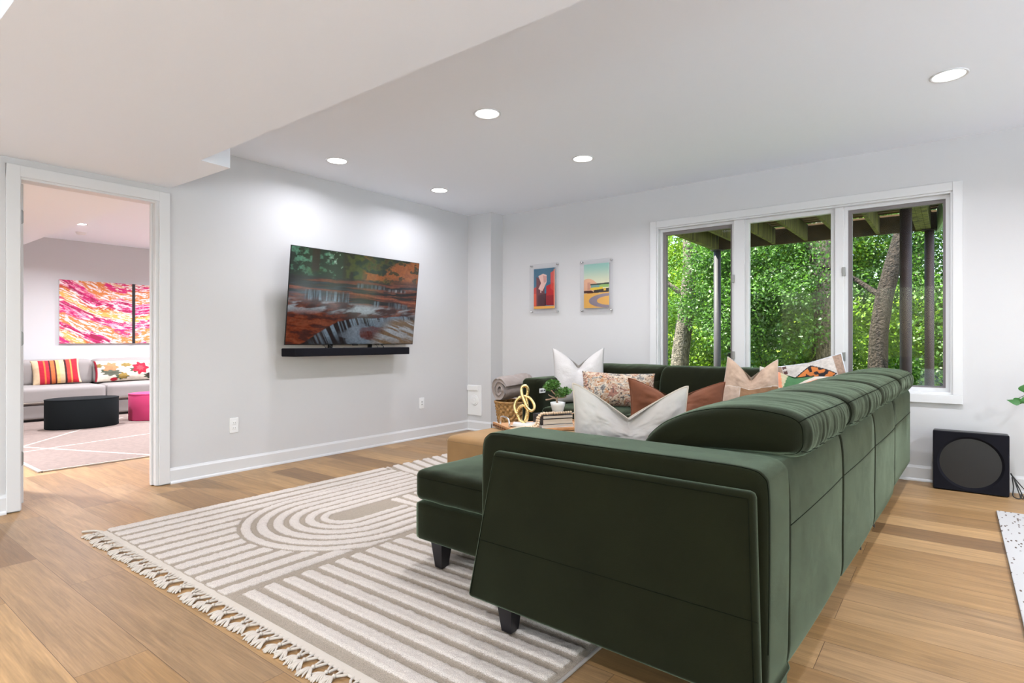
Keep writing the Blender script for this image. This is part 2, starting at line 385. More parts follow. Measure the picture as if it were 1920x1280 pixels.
# next room
st(box('wall_far', (FXL-.1, -2.2, 0), (FXL, 6.2, ZC), M['wall']), 'white far wall of the next room')
st(boxes('wall_far_side', [((FXL, -2.3, 0), (XL-.1, -2.2, ZC)), ((FXL, 6.1, 0), (XL-.1, 6.2, ZC)), ((XL-.2, YB+.15, 0), (XL-.1, 6.2, ZC))], M['wall']))
st(box('ceiling_far', (FXL-.1, -2.3, ZC), (XL-.1, 6.2, ZC+.12), M['ceil']))
st(box('ceiling_far_soffit', (FXL, -2.2, 2.28), (XL-.1, 2.03, ZC+.01), M['ceil']), 'lower ceiling part in the next room')
# baseboards
def baseboard(name, p0, p1, nrm, h=.113, t=.014):
    p0 = Vector((*p0, 0)); p1 = Vector((*p1, 0)); n = Vector((*nrm, 0)); bm = bmesh.new()
    prof = [(0, 0), (t+.012, 0), (t+.011, .010), (t+.006, .017), (t, .020), (t, h-.018), (t-.005, h-.008), (t-.008, h), (0, h)]
    A = [bm.verts.new(p0+n*a+Vector((0, 0, z))) for a, z in prof]; B = [bm.verts.new(p1+n*a+Vector((0, 0, z))) for a, z in prof]
    k = len(prof); bm.faces.new(A); bm.faces.new(B[::-1])
    for i in range(k): bm.faces.new((A[i], A[(i+1) % k], B[(i+1) % k], B[i]))
    return st(bm_obj(name, bm, M['trim']), 'white baseboard with shoe moulding')
baseboard('baseboard_left', (XL, 1.767), (XL, 4.973), (1, 0))
baseboard('baseboard_left_near', (XL, YF), (XL, .866), (1, 0))
baseboard('baseboard_corner_box', (XL, 4.973), (-4.13+.014, 4.973), (0, -1))
baseboard('baseboard_corner_return', (-4.13, 4.96), (-4.13, YB), (1, 0))
baseboard('baseboard_back', (-4.13, YB), (XR, YB), (0, -1))
baseboard('baseboard_far', (FXL, -2.2), (FXL, 6.1), (1, 0))
# door frame
tr = st(empty('door_1', (XL, (DY0+DY1)/2, 0), label='white doorway casing with an open door seen edge-on'))
def rel(o, par):      # parent while keeping world coordinates of the mesh
    o.parent = par; o.matrix_parent_inverse = Matrix.Translation(-Vector(par.location)); return o
def casing(name, lo, hi, par): return rel(box(name, lo, hi, M['trim'], bev=.004), par)
casing('casing', (XL-.001, DY1+.004, .006), (XL+.018, 1.767, 2.092), tr)
casing('casing', (XL-.001, .866, .006), (XL+.018, DY0-.002, 2.092), tr)
casing('casing_head', (XL-.001, .866, 2.022), (XL+.017, 1.767, 2.092), tr)
casing('jamb', (XL-.101, DY1-.018, .004), (XL+.006, DY1+.006, DZ), tr)
casing('jamb', (XL-.101, DY0-.018, .004), (XL+.006, DY0+.004, DZ), tr)
casing('jamb_head', (XL-.101, DY0, DZ-.022), (XL+.004, DY1, DZ), tr)
casing('door_stop', (XL-.066, DY1-.030, .004), (XL-.040, DY1-.016, DZ-.02), tr)
casing('casing', (XL-.118, DY1+.004, .006), (XL-.10, 1.767, 2.092), tr)
door = casing('door_leaf', (XL-.10-.76, DY0+.002, .022), (XL-.104, DY0+.037, DZ-.025), tr)
for z in (1.80, 1.045, .30):
    h = prism('hinge', [(DY0+.008, z-.045), (DY0+.028, z-.045), (DY0+.036, z-.035), (DY0+.036, z+.035), (DY0+.028, z+.045), (DY0+.008, z+.045)], 0, XL-.1035, XL-.1005, M['steel'])
    rel(h, tr)
tr2 = rel(tubes('knob', [([(XL-.80, DY0+.045, 1.0), (XL-.80, DY0+.075, 1.0)], .025)], M['steel'], n=12), tr)

# ------------------------------------------------------------------ window
rel(boxes('added_door_frame', [((XR, y, 0), (XR+.1, y+.07, 2.2)) for y in (-2.4, -.34, 1.73, 3.83)]+[((XR, -2.4, 2.13), (XR+.1, 3.9, 2.2)), ((XR, -2.4, 0), (XR+.1, 3.9, .06))], M['trim']), gd)
rel(boxes('pane', [((XR+.04, y+.07, .06), (XR+.045, y+2.06, 2.13)) for y in (-2.4, -.34, 1.73)], M['glass']), gd)
rel(boxes('added_door_frame', [((x, YF-.1, 0), (x+.07, YF, 2.2)) for x in (-3.2, -1.29, .62, 2.53)]+[((-3.2, YF-.1, 2.13), (2.6, YF, 2.2)), ((-3.2, YF-.1, 0), (2.6, YF, .06))], M['trim']), fd)
rel(boxes('pane', [((x+.07, YF-.06, .06), (x+1.91, YF-.055, 2.13)) for x in (-3.2, -1.29, .62)], M['glass']), fd)
tag(box('added_patio', (-12, YF-14, -.25), (XR+.09, YF-.11, -.08), mat('bluish_bounce_pavers', (.76, .85, .95), .8, .2, 40)), 'pale slab added to bounce sunlight indoors, behind the camera', 'added_patio', kind='structure')  # unseen slab, added and tinted bluish to bounce cool light on the ceiling
tag(box('added_patio', (XR+.1, -17, -.25), (18, 10, -.08), mat('bluish_bounce_pavers', (.76, .85, .95), .8, .2, 40)), 'pale slab added to bounce sunlight indoors from the right', 'added_patio', kind='structure')  # added reflector slab, bluish to offset the warm bounce of the floor
win = st(empty('window_1', ((WX0+WX1)/2, YB, WZ0), label='white triple window with green woods behind'))
def wbox(name, lo, hi, m='trim', bev=.003): return rel(box(name, lo, hi, M[m], bev=bev), win)
CX0, CX1, CZ0, CZ1 = -2.310, .052, .580, 2.170
wbox('casing', (CX0, YB-.018, WZ0), (WX0, YB+.002, CZ1)); wbox('casing', (WX1, YB-.018, WZ0), (CX1, YB+.002, CZ1))
wbox('casing_head', (WX0, YB-.018, WZ1), (WX1, YB+.002, CZ1)); wbox('sill', (CX0, YB-.026, CZ0), (CX1, YB+.002, WZ0))
yf = YB+.055
wbox('jamb_liner', (WX0-.002, YB-.004, WZ0), (WX0+.014, YB+.15, WZ1)); wbox('jamb_liner', (WX1-.014, YB-.004, WZ0), (WX1+.002, YB+.15, WZ1))
wbox('jamb_liner', (WX0, YB-.003, WZ1-.014), (WX1, YB+.15, WZ1+.002)); wbox('jamb_liner', (WX0, YB-.003, WZ0-.002), (WX1, YB+.15, WZ0+.016))
m1, m2 = (-1.541, -1.459), (-.752, -.690)
wbox('mullion', (m1[0]+.003, YB+.022, WZ0+.01), (m1[1]+.012, YB+.14, WZ1-.012)); wbox('mullion', (m2[0], YB+.022, WZ0+.01), (m2[1], YB+.14, WZ1-.012))
def sash(x0, x1, z0, z1, fw, trk):
    s = empty('sash', ((x0+x1)/2, yf, z0)); s.parent = win; s.matrix_parent_inverse = Matrix.Translation(-Vector(win.location))
    bm = bmesh.new()
    for lo, hi in [((x0, yf-.008, z0), (x0+fw, yf+.035, z1)), ((x1-fw, yf-.008, z0), (x1, yf+.035, z1)), ((x0, yf-.0085, z0), (x1, yf+.0355, z0+fw)), ((x0, yf-.0085, z1-fw), (x1, yf+.0355, z1))]: add_box(bm, lo, hi)
    a = bm_obj('sash_frame', bm, M['trim']); a.parent = s; a.matrix_parent_inverse = Matrix.Translation(-Vector((x0/2+x1/2, yf, z0)))
    gx0, gx1, gz0, gz1 = x0+fw, x1-fw, z0+fw, z1-fw
    if trk:
        t = trk; bm = bmesh.new()
        for lo, hi in [((gx0, yf+.01, gz0), (gx0+t, yf+.05, gz1)), ((gx1-t*.6, yf+.01, gz0), (gx1, yf+.05, gz1)), ((gx0, yf+.011, gz1-t), (gx1, yf+.05, gz1)), ((gx0, yf+.011, gz0), (gx1, yf+.05, gz0+t*.4))]: add_box(bm, lo, hi)
        a = bm_obj('screen_track', bm, M['screenmesh']); a.parent = s; a.matrix_parent_inverse = Matrix.Translation(-Vector((x0/2+x1/2, yf, z0)))
    p = box('pane', (gx0, yf+.022, gz0), (gx1, yf+.026, gz1), M['glass']); p.parent = s; p.matrix_parent_inverse = Matrix.Translation(-Vector((x0/2+x1/2, yf, z0)))
sash(WX0+.014, m1[0]+.003, WZ0+.016, WZ1-.014, .022, .030)
sash(m1[1]+.012, m2[0], WZ0+.016, WZ1-.014, .032, 0)
sash(m2[1], WX1-.014, WZ0+.016, WZ1-.014, .026, .026)
for x, zs in ((m2[1]+.002, (1.58, .905)), (m1[0]+.002, (1.58, .905))):
    for z in zs: rel(box('hinge_clip', (x-.014, YB+.012, z-.035), (x+.008, YB+.048, z+.035), M['steel'], bev=.002), win)

# ------------------------------------------------------------------ recessed lights
def downlight(x, y, z, label, power=LAMP_W, group=None, r=.088, spread=150):
    t = empty('ceiling_light', (x, y, z), label=label, cat='ceiling light', group=group)
    lathe('trim_ring', [(r-.016, .004), (r-.014, -.004), (r-.004, -.007), (r, -.004), (r, .004)], M['trim'], t, 32)
    lathe('diffuser', [(.0001, -.002), (r-.015, -.002)], M['lampglow'], t, 32)
    ld = bpy.data.lights.new('lamp', 'AREA'); ld.shape = 'DISK'; ld.size = 2*(r-.02); ld.energy = power; ld.color = LAMP_COL
    ld.spread = math.radians(spread)
    lo = bpy.data.objects.new('lamp', ld); COL.objects.link(lo); lo.parent = t; lo.location = (0, 0, -.01)
    return t
G1 = 'recessed ceiling lights'
downlight(-3.935, 2.80, ZC, 'round recessed light near the television wall, nearest the doorway', group=G1, power=9.0, spread=160)
downlight(-3.925, 3.95, ZC, 'round recessed light nearest the boxed corner, above the television right edge', group=G1, power=9.0, spread=160)
downlight(-2.36, 2.805, ZC, 'round recessed light in the middle of the ceiling, larger of the two central ones', group=G1)
downlight(-2.34, 3.963, ZC, 'round recessed light above the two acrylic framed prints', group=G1)
downlight(-.02, 3.94, ZC, 'large looking round recessed light in front of the window, at the far right', group=G1, power=20)
for x, y in ((-3.4, -.6), (-1.0, -.6), (1.6, -.6), (-3.4, -2.4), (-1.0, -2.4), (1.6, -2.4), (2.3, 3.94), (2.0, 2.4)):  # unseen lamps added to brighten the main room, stronger on the right
    downlight(x, y, ZC, 'round recessed light added out of view to brighten the room', power=LAMP_W*(2.6 if x > 1.8 else 1.4), group='added lights out of the picture')
downlight(-8.58, 2.357, ZC, 'round recessed light in the next room seen through the doorway', power=50)
for x, y in ((-6.4, 3.9), (-8.6, 4.6), (-6.3, .6)):  # unseen lamps added to brighten the next room
    downlight(x, y, ZC if y > 2.03 else 2.28, 'round recessed light added out of view to brighten the next room', power=110, group='added lights hidden in the next room')
sdt = empty('smoke_detector', (-9.25, 2.56, ZC), label='small white smoke detector on the next room ceiling', cat='smoke detector')
lathe('housing', [(.0001, -.03), (.045, -.03), (.06, -.015), (.062, .002)], M['plastic'], sdt, 24)

# ------------------------------------------------------------------ wall fittings
def plate(y, z, label, kind):
    t = empty('wall_outlet', (XL, y, z), math.pi/2, label=label, cat='outlet')
    box('cover_plate', (-.035, -.006, -.058), (.035, .001, .058), M['plastic'], t, .002)
    if kind == 'outlet':
        for dz in (-.02, .02):
            s = box('socket', (-.016, -.009, dz-.014), (.016, -.004, dz+.014), M['plastic'], t, .003)
            boxes('slot', [((-.008, -.0095, dz-.004), (-.006, -.0085, dz+.006)), ((.006, -.0095, dz-.004), (.008, -.0085, dz+.006))], M['black'], s)
    else:
        box('insert', (-.018, -.009, -.034), (.018, -.004, .034), M['plastic'], t, .002)
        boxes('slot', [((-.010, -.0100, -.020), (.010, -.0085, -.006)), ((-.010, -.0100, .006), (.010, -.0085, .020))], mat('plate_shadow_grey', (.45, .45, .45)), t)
plate(2.235, .368, 'white wall plate low on the wall left of the television, near the doorway', 'outlet')
plate(4.240, .370, 'white wall plate low on the wall right of the television, near the corner', 'data')
av = empty('access_panel', (-4.37, 4.973, .35), label='white wall panel with a raised round dial on the boxed corner', cat='wall panel')
box('panel', (-.105, -.010, -.173), (.105, .001, .173), M['plastic'], av, .004)
box('flap', (-.105, -.020, .11), (.058, -.008, .165), M['plastic'], av, .003)
for r, y in ((.062, -.016), (.048, -.019), (.010, -.022)):
    o = lathe('dial', [(.0001, 0), (r-.003, 0), (r, -.003), (r, -.008)], M['plastic'], av, 36); o.rotation_euler = (math.pi/2, 0, 0); o.location = (0, y, 0); o.data.polygons.foreach_set('use_smooth', [False]*len(o.data.polygons))

# ------------------------------------------------------------------ television
def tv_colors(u, v):
    n1 = fbm(u*6, v*9, seed=1, o=5); n2 = fbm(u*30, v*24, seed=5, o=5); n3 = fbm(u*90, v*70, seed=9, o=3)
    wob = (fbm(u*4, v*3, seed=12)-.5)*.06
    vv = v+wob
    C = np.zeros((len(u), 3))
    def mixin(c, a):
        a = np.clip(a, 0, 1)[:, None]; C[:] = C*(1-a)+np.array(c)[None]*a
    mixin(lin(24, 46, 34), np.ones(len(u)))
    # foliage left with pale teal highlights
    left = sst(.42, .34, u)
    mixin(lin(92, 150, 122), left*sst(.50, .64, n2)*sst(.33, .2, vv)*(.4+.9*n3))
    mixin(lin(170, 206, 184), left*sst(.54, .66, n3)*sst(.45, .55, n2)*sst(.34, .1, vv)*sst(.40, .30, abs(u-.34)+.28))
    mixin(lin(52, 86, 26), sst(.1, .0, abs(u-.17))*sst(.06, .0, abs(vv-.22))*sst(.4, .6, n2))
    mixin(lin(44, 26, 18), sst(.035, .02, abs(u-.165))*sst(.26, .2, vv)); mixin(lin(34, 28, 16), sst(.05, .03, abs(u-.40))*sst(.34, .28, vv))
    # green then orange cliff on the right
    mixin(lin(74, 84, 24), sst(.36, .40, u)*sst(.36, .30, vv)*sst(.35, .6, n2))
    mixin(lin(178, 98, 40), sst(.5, .56, u)*sst(.42, .34, vv)*sst(.36, .55, n1+.3*(n2-.5)))
    mixin(lin(70, 60, 26), sst(.5, .56, u)*sst(.40, .34, vv)*sst(.56, .68, n2))
    mixin(lin(96, 52, 26), sst(.72, .8, u)*sst(.2, .28, v)*sst(.42, .38, v))
    # ledges
    led = sst(.27, .31, vv)*sst(.66, .6, vv)
    mixin(lin(44, 30, 30), led*sst(.9, .7, u*.2+.5))
    lw = fbm(u*3, vv*46+1.5*n1, seed=71, o=4); lf = fbm(u*9, vv*90, seed=73, o=3)
    mixin(lin(124, 62, 40), led*sst(.46, .60, lw)*sst(.25, .6, n1+.3*u)); mixin(lin(22, 22, 30), led*sst(.50, .38, lw)*.85)
    mixin(lin(168, 96, 60), led*sst(.62, .72, lf)*sst(.45, .8, u)*.8); mixin(lin(60, 74, 92), led*sst(.60, .72, lf)*sst(.6, .3, u)*.6)
    mixin(lin(168, 92, 62), sst(.016, .004, abs(vv-(.405+.09*u)))*.8*sst(.35, .6, lf))
    st1 = fbm(u*90, v*3, seed=21, o=3)
    def fall(u0, u1, top, bot, col=(138, 160, 176)):
        t = top(u); b = bot(u)
        a = sst(u0, u0+.02, u)*sst(u1, u1-.02, u)*sst(t-.004, t+.012, v)*sst(b+.01, b-.02, v)
        g = .5+.5*sst(t, b, v); mixin(lin(42, 40, 46), a*.75); mixin(lin(*col), a*sst(.34, .74, st1)*g)
    fall(.47, .72, lambda x: .30+.02*x, lambda x: .37+.0*x, (110, 120, 130))
    fall(.70, .90, lambda x: .345+.0*x, lambda x: .385+.0*x, (170, 170, 175))
    fall(.10, .43, lambda x: .415+.02*x, lambda x: .545+.0*x)
    fall(.60, .68, lambda x: .50+.0*x, lambda x: .60+.0*x)
    fall(.74, .93, lambda x: .50+.12*(x-.74), lambda x: .66+.05*(x-.74))
    # red rock and pale current
    low = sst(.50, .56, v-.06*u)
    sw = fbm(u*5-v*3, v*16+u*5, seed=31)
    rk = fbm(u*14+v*8, v*30-u*6, seed=91, o=5); mixin(lin(92, 46, 36), low); mixin(lin(124, 54, 30), low*sst(.45, .75, v)*sst(.5, .2, u)); mixin(lin(58, 34, 34), low*sst(.46, .64, rk)*.8); mixin(lin(150, 84, 58), low*sst(.44, .34, rk)*.5)
    mixin(lin(168, 176, 184), low*sst(.72, .60, v+.02*np.sin(u*9))*sst(.44, .60, sw))
    ydiag = .97-.62*sst(.0, .62, u)+.42*sst(0, .62, u)*.33+.03*np.sin(u*11)
    ydiag = np.interp(u, [0, .12, .22, .35, .5, .62, .75, .9, 1], [1.05, .98, .87, .75, .70, .70, .68, .66, .68])
    bel = sst(ydiag-.004, ydiag+.012, v)
    mixin(lin(40, 32, 34), bel)
    lean = u-(v-ydiag)*.25
    st2 = fbm(lean*80, v*2.5, seed=44, o=3)
    mixin(lin(140, 160, 178), bel*sst(.38, .72, st2)*sst(.12, .3, u)*sst(.34, .0, v-ydiag)*.9)
    mixin(lin(120, 132, 146), bel*sst(.45, .62, fbm(u*6+v*6, v*9-u*5, seed=51))*sst(.3, .5, u))
    mixin(lin(108, 58, 52), sst(.72, .52, ((u-.60)/.17)**2+((v-.88)/.12)**2+(n1-.5)*1.8)*(.4+.6*n2))
    br = sst(.66, .8, u+.5*(v-.8))*sst(.68, .74, v)
    s3 = fbm((u+v)*4, (v-u*.45)*26, seed=61)
    mixin(lin(128, 104, 80), br); mixin(lin(176, 182, 190), br*sst(.40, .60, s3)*sst(1.15, .8, v+.2*(u-.8)))
    C *= (.66+.6*n3)[:, None]*(.9+.3*n2)[:, None]
    return C
tvx = empty('television', (-4.32, 3.307, 1.405), label='large wall-mounted television tilted forward, showing a red rock waterfall', cat='television')
tvx.rotation_euler = (math.radians(7.0), 0, math.pi/2)
TW, THh = .708, .412
box('bezel', (-TW, 0, -THh), (TW, .009, THh), M['screen_edge'], tvx, .003)
box('rear_housing', (-.50, .008, -.34), (.50, .060, .22), M['black'], tvx, .01)
u, v, F = gridnp(620, 350)
o = fromnp('screen', np.stack([-TW+.006+u*(2*TW-.012), -.0015+0*u, THh-.006-v*(2*THh-.014)], 1), F[:, ::-1], M['screen'], tvx, False); setcol(o, tv_colors(u, v))
box('logo_tab', (-.03, -.003, -THh-.006), (.03, .01, -THh+.003), M['black'], tvx, .001)
boxes('wall_mount', [((-.28, .058, -.1), (.28, .10, .1)), ((-.24, .06, -.50), (-.20, .075, .1)), ((.20, .06, -.50), (.24, .075, .1))], M['black'], tvx)
sb = empty('soundbar', (-4.31, 3.222, .935), label='long black soundbar hanging just under the television', cat='soundbar')
prism('body', [(-.085, -.638), (.062, -.600), (.075, -.55), (.075, .62), (.062, .638), (-.085, .638)], 2, -.034, .034, M['blackfab'], sb, .007, 3)
box('control_strip', (-.01, -.09, .033), (.03, .03, .036), M['black'], sb, .001)
for dy in (-.27, .37, .30):
    tubes('bracket', [([(0, dy, .03), (-.02, dy, .055), (-.068, dy, .066), (-.074, dy, .12)], .004 if dy != .30 else .002)], M['black'], sb, 6)
tubes('cable', [(catmull([(0, -.20, .03), (-.02, -.21, .055), (-.07, -.235, .10)], 4), .002)], M['black'], sb, 5)

# ------------------------------------------------------------------ acrylic-framed prints
def art(x, zc, w, h, pw, ph, label, painter):
    t = empty('framed_print', (x, YB-.03, zc), label=label, cat='wall art', group='acrylic framed prints')
    box('acrylic_sheet', (-w/2, 0, -h/2), (w/2, .008, h/2), M['acrylic'], t, .0015)
    u, v, F = gridnp(110, 170)
    o = box('print_backing', (-pw/2, .009, -ph/2), (pw/2, .018, ph/2), M['bookwht'], t)
    o = fromnp('print', np.stack([-pw/2+u*pw, .0086+0*u, ph/2-v*ph], 1), F[:, ::-1], M['print'], t, False); setcol(o, painter(u, v))
    for sx in (-1, 1):
        for sz in (-1, 1):
            k = lathe('standoff', [(.0001, .006), (.009, .005), (.009, -.028), (.0001, -.028)], M['chrome'], t, 16)
            k.rotation_euler = (math.pi/2, 0, 0); k.location = (sx*(w/2-.018), 0, sz*(h/2-.018))
def paint(u, v, base, polys):
    C = np.tile(np.array(base)[None], (len(u), 1)) if np.ndim(base) == 1 else base.copy()
    for c, p in polys:
        C[inpoly(u, v, p)] = c
    return C
def artA(u, v):
    a = sst(0, 1, v)[:, None]; base = np.array(lin(38, 100, 128))*(1-a)+np.array(lin(70, 130, 160))*a
    C = paint(u, v, base, [
        (lin(196, 62, 52), [(0, .48), (.2, .42), (.2, 1), (0, 1)]), (lin(110, 56, 62), [(.12, .2), (.5, .3), (.55, 1), (.12, 1)]),
        (lin(232, 190, 178), [(.22, .18), (.45, .13), (.62, .17), (.62, .34), (.42, .56), (.22, .5), (.35, .36)]),
        (lin(206, 150, 140), [(.45, .17), (.62, .2), (.6, .34), (.48, .36)]),
        (lin(190, 30, 40), [(.6, .44), (.78, .4), (1, .48), (1, .9), (.6, .9)]), (lin(208, 64, 54), [(.80, .12), (1, .06), (1, .6), (.80, .5)]),
        (lin(232, 196, 186), [(.30, .44), (.36, .42), (.36, .60), (.32, .60)]),
        (lin(150, 22, 36), [(.62, .68), (1, .66), (1, .92), (.62, .92)]), (lin(80, 34, 48), [(.2, .66), (.6, .62), (.6, .92), (.2, .92)]),
        (lin(222, 86, 52), [(0, .62), (.12, .62), (.12, .92), (0, .92)]),
        (lin(240, 178, 78), [(0, .93), (1, .93), (1, 1), (0, 1)]), (lin(232, 120, 80), [(.95, .04), (1, .04), (1, .93), (.95, .93)])])
    return C
def artB(u, v):
    a = sst(0, .5, v)[:, None]; base = np.array(lin(150, 196, 184))*(1-a)+np.array(lin(226, 222, 190))*a
    hill = v > (.33+.9*(u-.16)**2); 
    C = base; C[hill & (v < .62) & (u < .62)] = lin(228, 176, 142)
    C = paint(u, v, C, [
        (lin(206, 150, 126), [(.14, .42), (.26, .42), (.26, .58), (.14, .58)]),
        (lin(52, 70, 60), [(.26, .455), (1, .44), (1, .475), (.26, .485)]), (lin(120, 160, 150), [(.28, .485), (.62, .48), (.62, .54), (.28, .54)]),
        (lin(150, 190, 110), [(.62, .48), (1, .475), (1, .54), (.62, .54)]), (lin(232, 200, 60), [(.26, .54), (.76, .53), (.76, .60), (.26, .59)]),
        (lin(60, 52, 50), [(.40, .60), (1, .56), (1, .65), (.40, .66)]), (lin(86, 48, 44), [(0, .60), (.30, .60), (.48, .67), (0, .66)]),
        (lin(226, 180, 60), [(.78, .56), (.88, .56), (.88, .62), (.78, .62)]), (lin(236, 182, 92), [(0, .67), (1, .65), (1, 1), (0, 1)])])
    d = np.sqrt(((u-1.05)/.85)**2+((v-.84)/.165)**2); C[(d < 1) & (d > .62)] = lin(150, 138, 150)
    return C
art(-3.535, 1.601, .375, .540, .275, .440, 'clear acrylic panel with a red and blue angular building print', artA)
art(-2.890, 1.594, .375, .540, .292, .452, 'clear acrylic panel with a pale green sky and yellow road print, beside the window', artB)

# ------------------------------------------------------------------ sectional sofa (own frame, turned 2 degrees)
SA = math.radians(-2.05)
sofa = empty('sectional_sofa', (0, 0, 0), SA, label='large dark green velvet corner sofa with chaise and folded headrests', cat='sofa')
def SG(x, y, z=0.0):
    c, s = math.cos(SA), math.sin(SA); return Vector((x*c-y*s, x*s+y*c, z))
V_ = M['velvet']
def softbox(name, lo, hi, r, m, parent, crown=0, wr=0, seed=0, n=14, pw=2.5, crown_sides=0.0):
    """rounded box as a dense skin: superellipsoid corners of radius r, optional crown and wrinkles"""
    lo = np.array(lo, float); hi = np.array(hi, float); c = (lo+hi)/2; h = (hi-lo)/2
    bm = bmesh.new(); bmesh.ops.create_cube(bm, size=2)
    bmesh.ops.subdivide_edges(bm, edges=bm.edges, cuts=n, use_grid_fill=True)
    P = np.array([v.co[:] for v in bm.verts])
    # finer spacing toward the edges
    P = np.sign(P)*(1-(1-np.abs(P))**1.35*1.0)
    Q = P*h; rr = min(r, *(h*.999))
    inner = np.clip(Q, -(h-rr), h-rr); d = Q-inner; L = np.linalg.norm(d, axis=1); L[L == 0] = 1
    far = np.max(np.abs(d), axis=1) > rr*.999
    Q = np.where(far[:, None], inner+d/L[:, None]*rr, Q)
    if crown: Q[:, 2] += crown*np.maximum(0, 1-(Q[:, 0]/h[0])**2)*np.maximum(0, 1-(Q[:, 1]/h[1])**2)*np.sign(Q[:, 2])*(Q[:, 2] > 0)
    if crown_sides:
        for a, b in ((0, 1), (1, 0)):
            Q[:, a] += np.sign(Q[:, a])*crown_sides*(np.abs(P[:, a]) > .98)*np.maximum(0, 1-(Q[:, b]/h[b])**2)*np.maximum(0, 1-(Q[:, 2]/h[2])**2)
    if wr:
        w = (fbm(Q[:, 0]*14+seed, Q[:, 1]*14, Q[:, 2]*14, 3, seed)-.5)*wr*2; nn = d/L[:, None]; nn[:, 2] = np.where(np.abs(P[:, 2]) > .98, np.sign(P[:, 2]), nn[:, 2]); Q += nn*w[:, None]
    Q += c
    for v, q in zip(bm.verts, Q): v.co = q
    return bm_obj(name, bm, m, parent, True)
def loft(name, prof, axis, a0, a1, m, parent, endr=.05, n=60, k=6, wr=None, bulge=0.0, closed=True):
    """closed profile swept along an axis, ends rounded off; wr(q, t, s) gives a displacement along the section normal"""
    Pf = catmull(prof, k, True); c = Pf.mean(0); c0 = (Pf.max(0)+Pf.min(0))/2; ns = len(Pf)
    T = np.roll(Pf, -1, 0)-np.roll(Pf, 1, 0); Nn = np.stack([T[:, 1], -T[:, 0]], 1); Nn /= np.linalg.norm(Nn, axis=1)[:, None]+1e-9
    if np.sum((Pf-c)*Nn) < 0: Nn = -Nn
    ts = np.concatenate([np.linspace(0, endr, 9)[:-1]**1.0, np.linspace(endr, a1-a0-endr, n), (a1-a0)-np.linspace(endr, 0, 9)[1:]])
    V = []
    s = np.linspace(0, 1, ns, endpoint=False)
    for t in ts:
        dd = min(t, a1-a0-t); ins = 0 if dd >= endr else endr*(1-math.sqrt(max(0, 1-((endr-dd)/endr)**2)))
        hh = (Pf.max(0)-Pf.min(0))/2; q = c0+(Pf-c0)*np.maximum(.05, (hh-ins*.92)/hh)
        if bulge: q = q+Nn*bulge*(1-(2*t/(a1-a0)-1)**2)
        if wr is not None: q = q+Nn*wr(Pf, t/(a1-a0), s)[:, None]
        a = a0+t
        for p in q: V.append((a, p[0], p[1]) if axis == 0 else (p[0], a, p[1]))
    F = []
    nt_ = len(ts)
    for i in range(nt_-1):
        for j in range(ns): F.append((i*ns+j, i*ns+(j+1) % ns, (i+1)*ns+(j+1) % ns, (i+1)*ns+j))
    F.append(tuple(range(ns))[::-1]); F.append(tuple((nt_-1)*ns+j for j in range(ns)))
    RINGS[0] = (np.array(V).reshape(nt_, ns, 3), ts)
    me = bpy.data.meshes.new(name); me.from_pydata([tuple(map(float, v)) for v in V], [], F); bm = bmesh.new(); bm.from_mesh(me); bmesh.ops.recalc_face_normals(bm, faces=bm.faces); bm.to_mesh(me); bm.free()
    return link(name, me, m, parent, True)
RINGS = [None]
def ringseam(par, t, test, r=.0012):
    """seam that follows the last swept body around at distance t from its start, where test(point) holds"""
    V, ts = RINGS[0]; i = int(np.argmin(np.abs(ts-t))); P = V[i]; k = np.array([test(p) for p in P]); n = len(k)
    st_ = next((j for j in range(n) if k[j] and not k[j-1]), 0); run = []
    while k[(st_+len(run)) % n] and len(run) < n: run.append(P[(st_+len(run)) % n])
    c = P.mean(0); run = np.array([p+(p-c)/np.linalg.norm(p-c)*.0006 for p in run]); return seam(par, [run], r)
def longseam(par, pt, t0, t1, r=.0013):
    """seam along the last swept body through the profile point nearest pt (the two section coordinates)"""
    V, ts = RINGS[0]; m = V[len(ts)//2]; ax = int(np.argmin(m.std(0))); o = [a for a in range(3) if a != ax]
    j = int(np.argmin((m[:, o[0]]-pt[0])**2+(m[:, o[1]]-pt[1])**2)); k = (ts >= t0) & (ts <= t1); P = V[k, j]; c = V[k].mean(1)
    return seam(par, [P+(P-c)/np.linalg.norm(P-c, axis=1)[:, None]*.0006], r)
def seam(par, L, r=.0022):
    return tubes('seam', [(np.array(p), r) for p in L], M['velvet_dark'], par, 6)
XBK = -.43                         # rear face of the long side
# near arm: body, outer slanted panel
arm = loft('arm', [(-1.395, .30), (-1.397, .52), (-1.392, .655), (-1.372, .695), (-1.325, .708), (-1.15, .7085), (-.85, .709), (-.60, .709), (-.475, .706), (-.432, .69), (-.42, .65), (-.418, .50), (-.42, .30), (-.425, .15), (-.45, .132), (-.8, .13), (-1.1, .13), (-1.37, .132), (-1.393, .15)], 1, 1.505, 1.715, V_, sofa, .022, 8, 6)
pan = prism('arm_panel', [(-1.425, .123), (-1.300, .655), (-.442, .655), (-.428, .123)], 1, 1.465, 1.503, V_, sofa, .016, 5)
seam(pan, [[(-1.405, 1.4632, .140), (-1.292, 1.4632, .640), (-.455, 1.4632, .640), (-.441, 1.4632, .140)]], .0012)
seam(pan, [[(-1.375, 1.4640, .34), (-.432, 1.4640, .34)]], .0009)
ringseam(arm, .012, lambda p: p[2] > .22 and (p[2] > .6 or p[0] > -.8))
box('arm_foot_block', (-.60, 1.508, .03), (-.425, 1.712, .14), V_, sofa, .012)
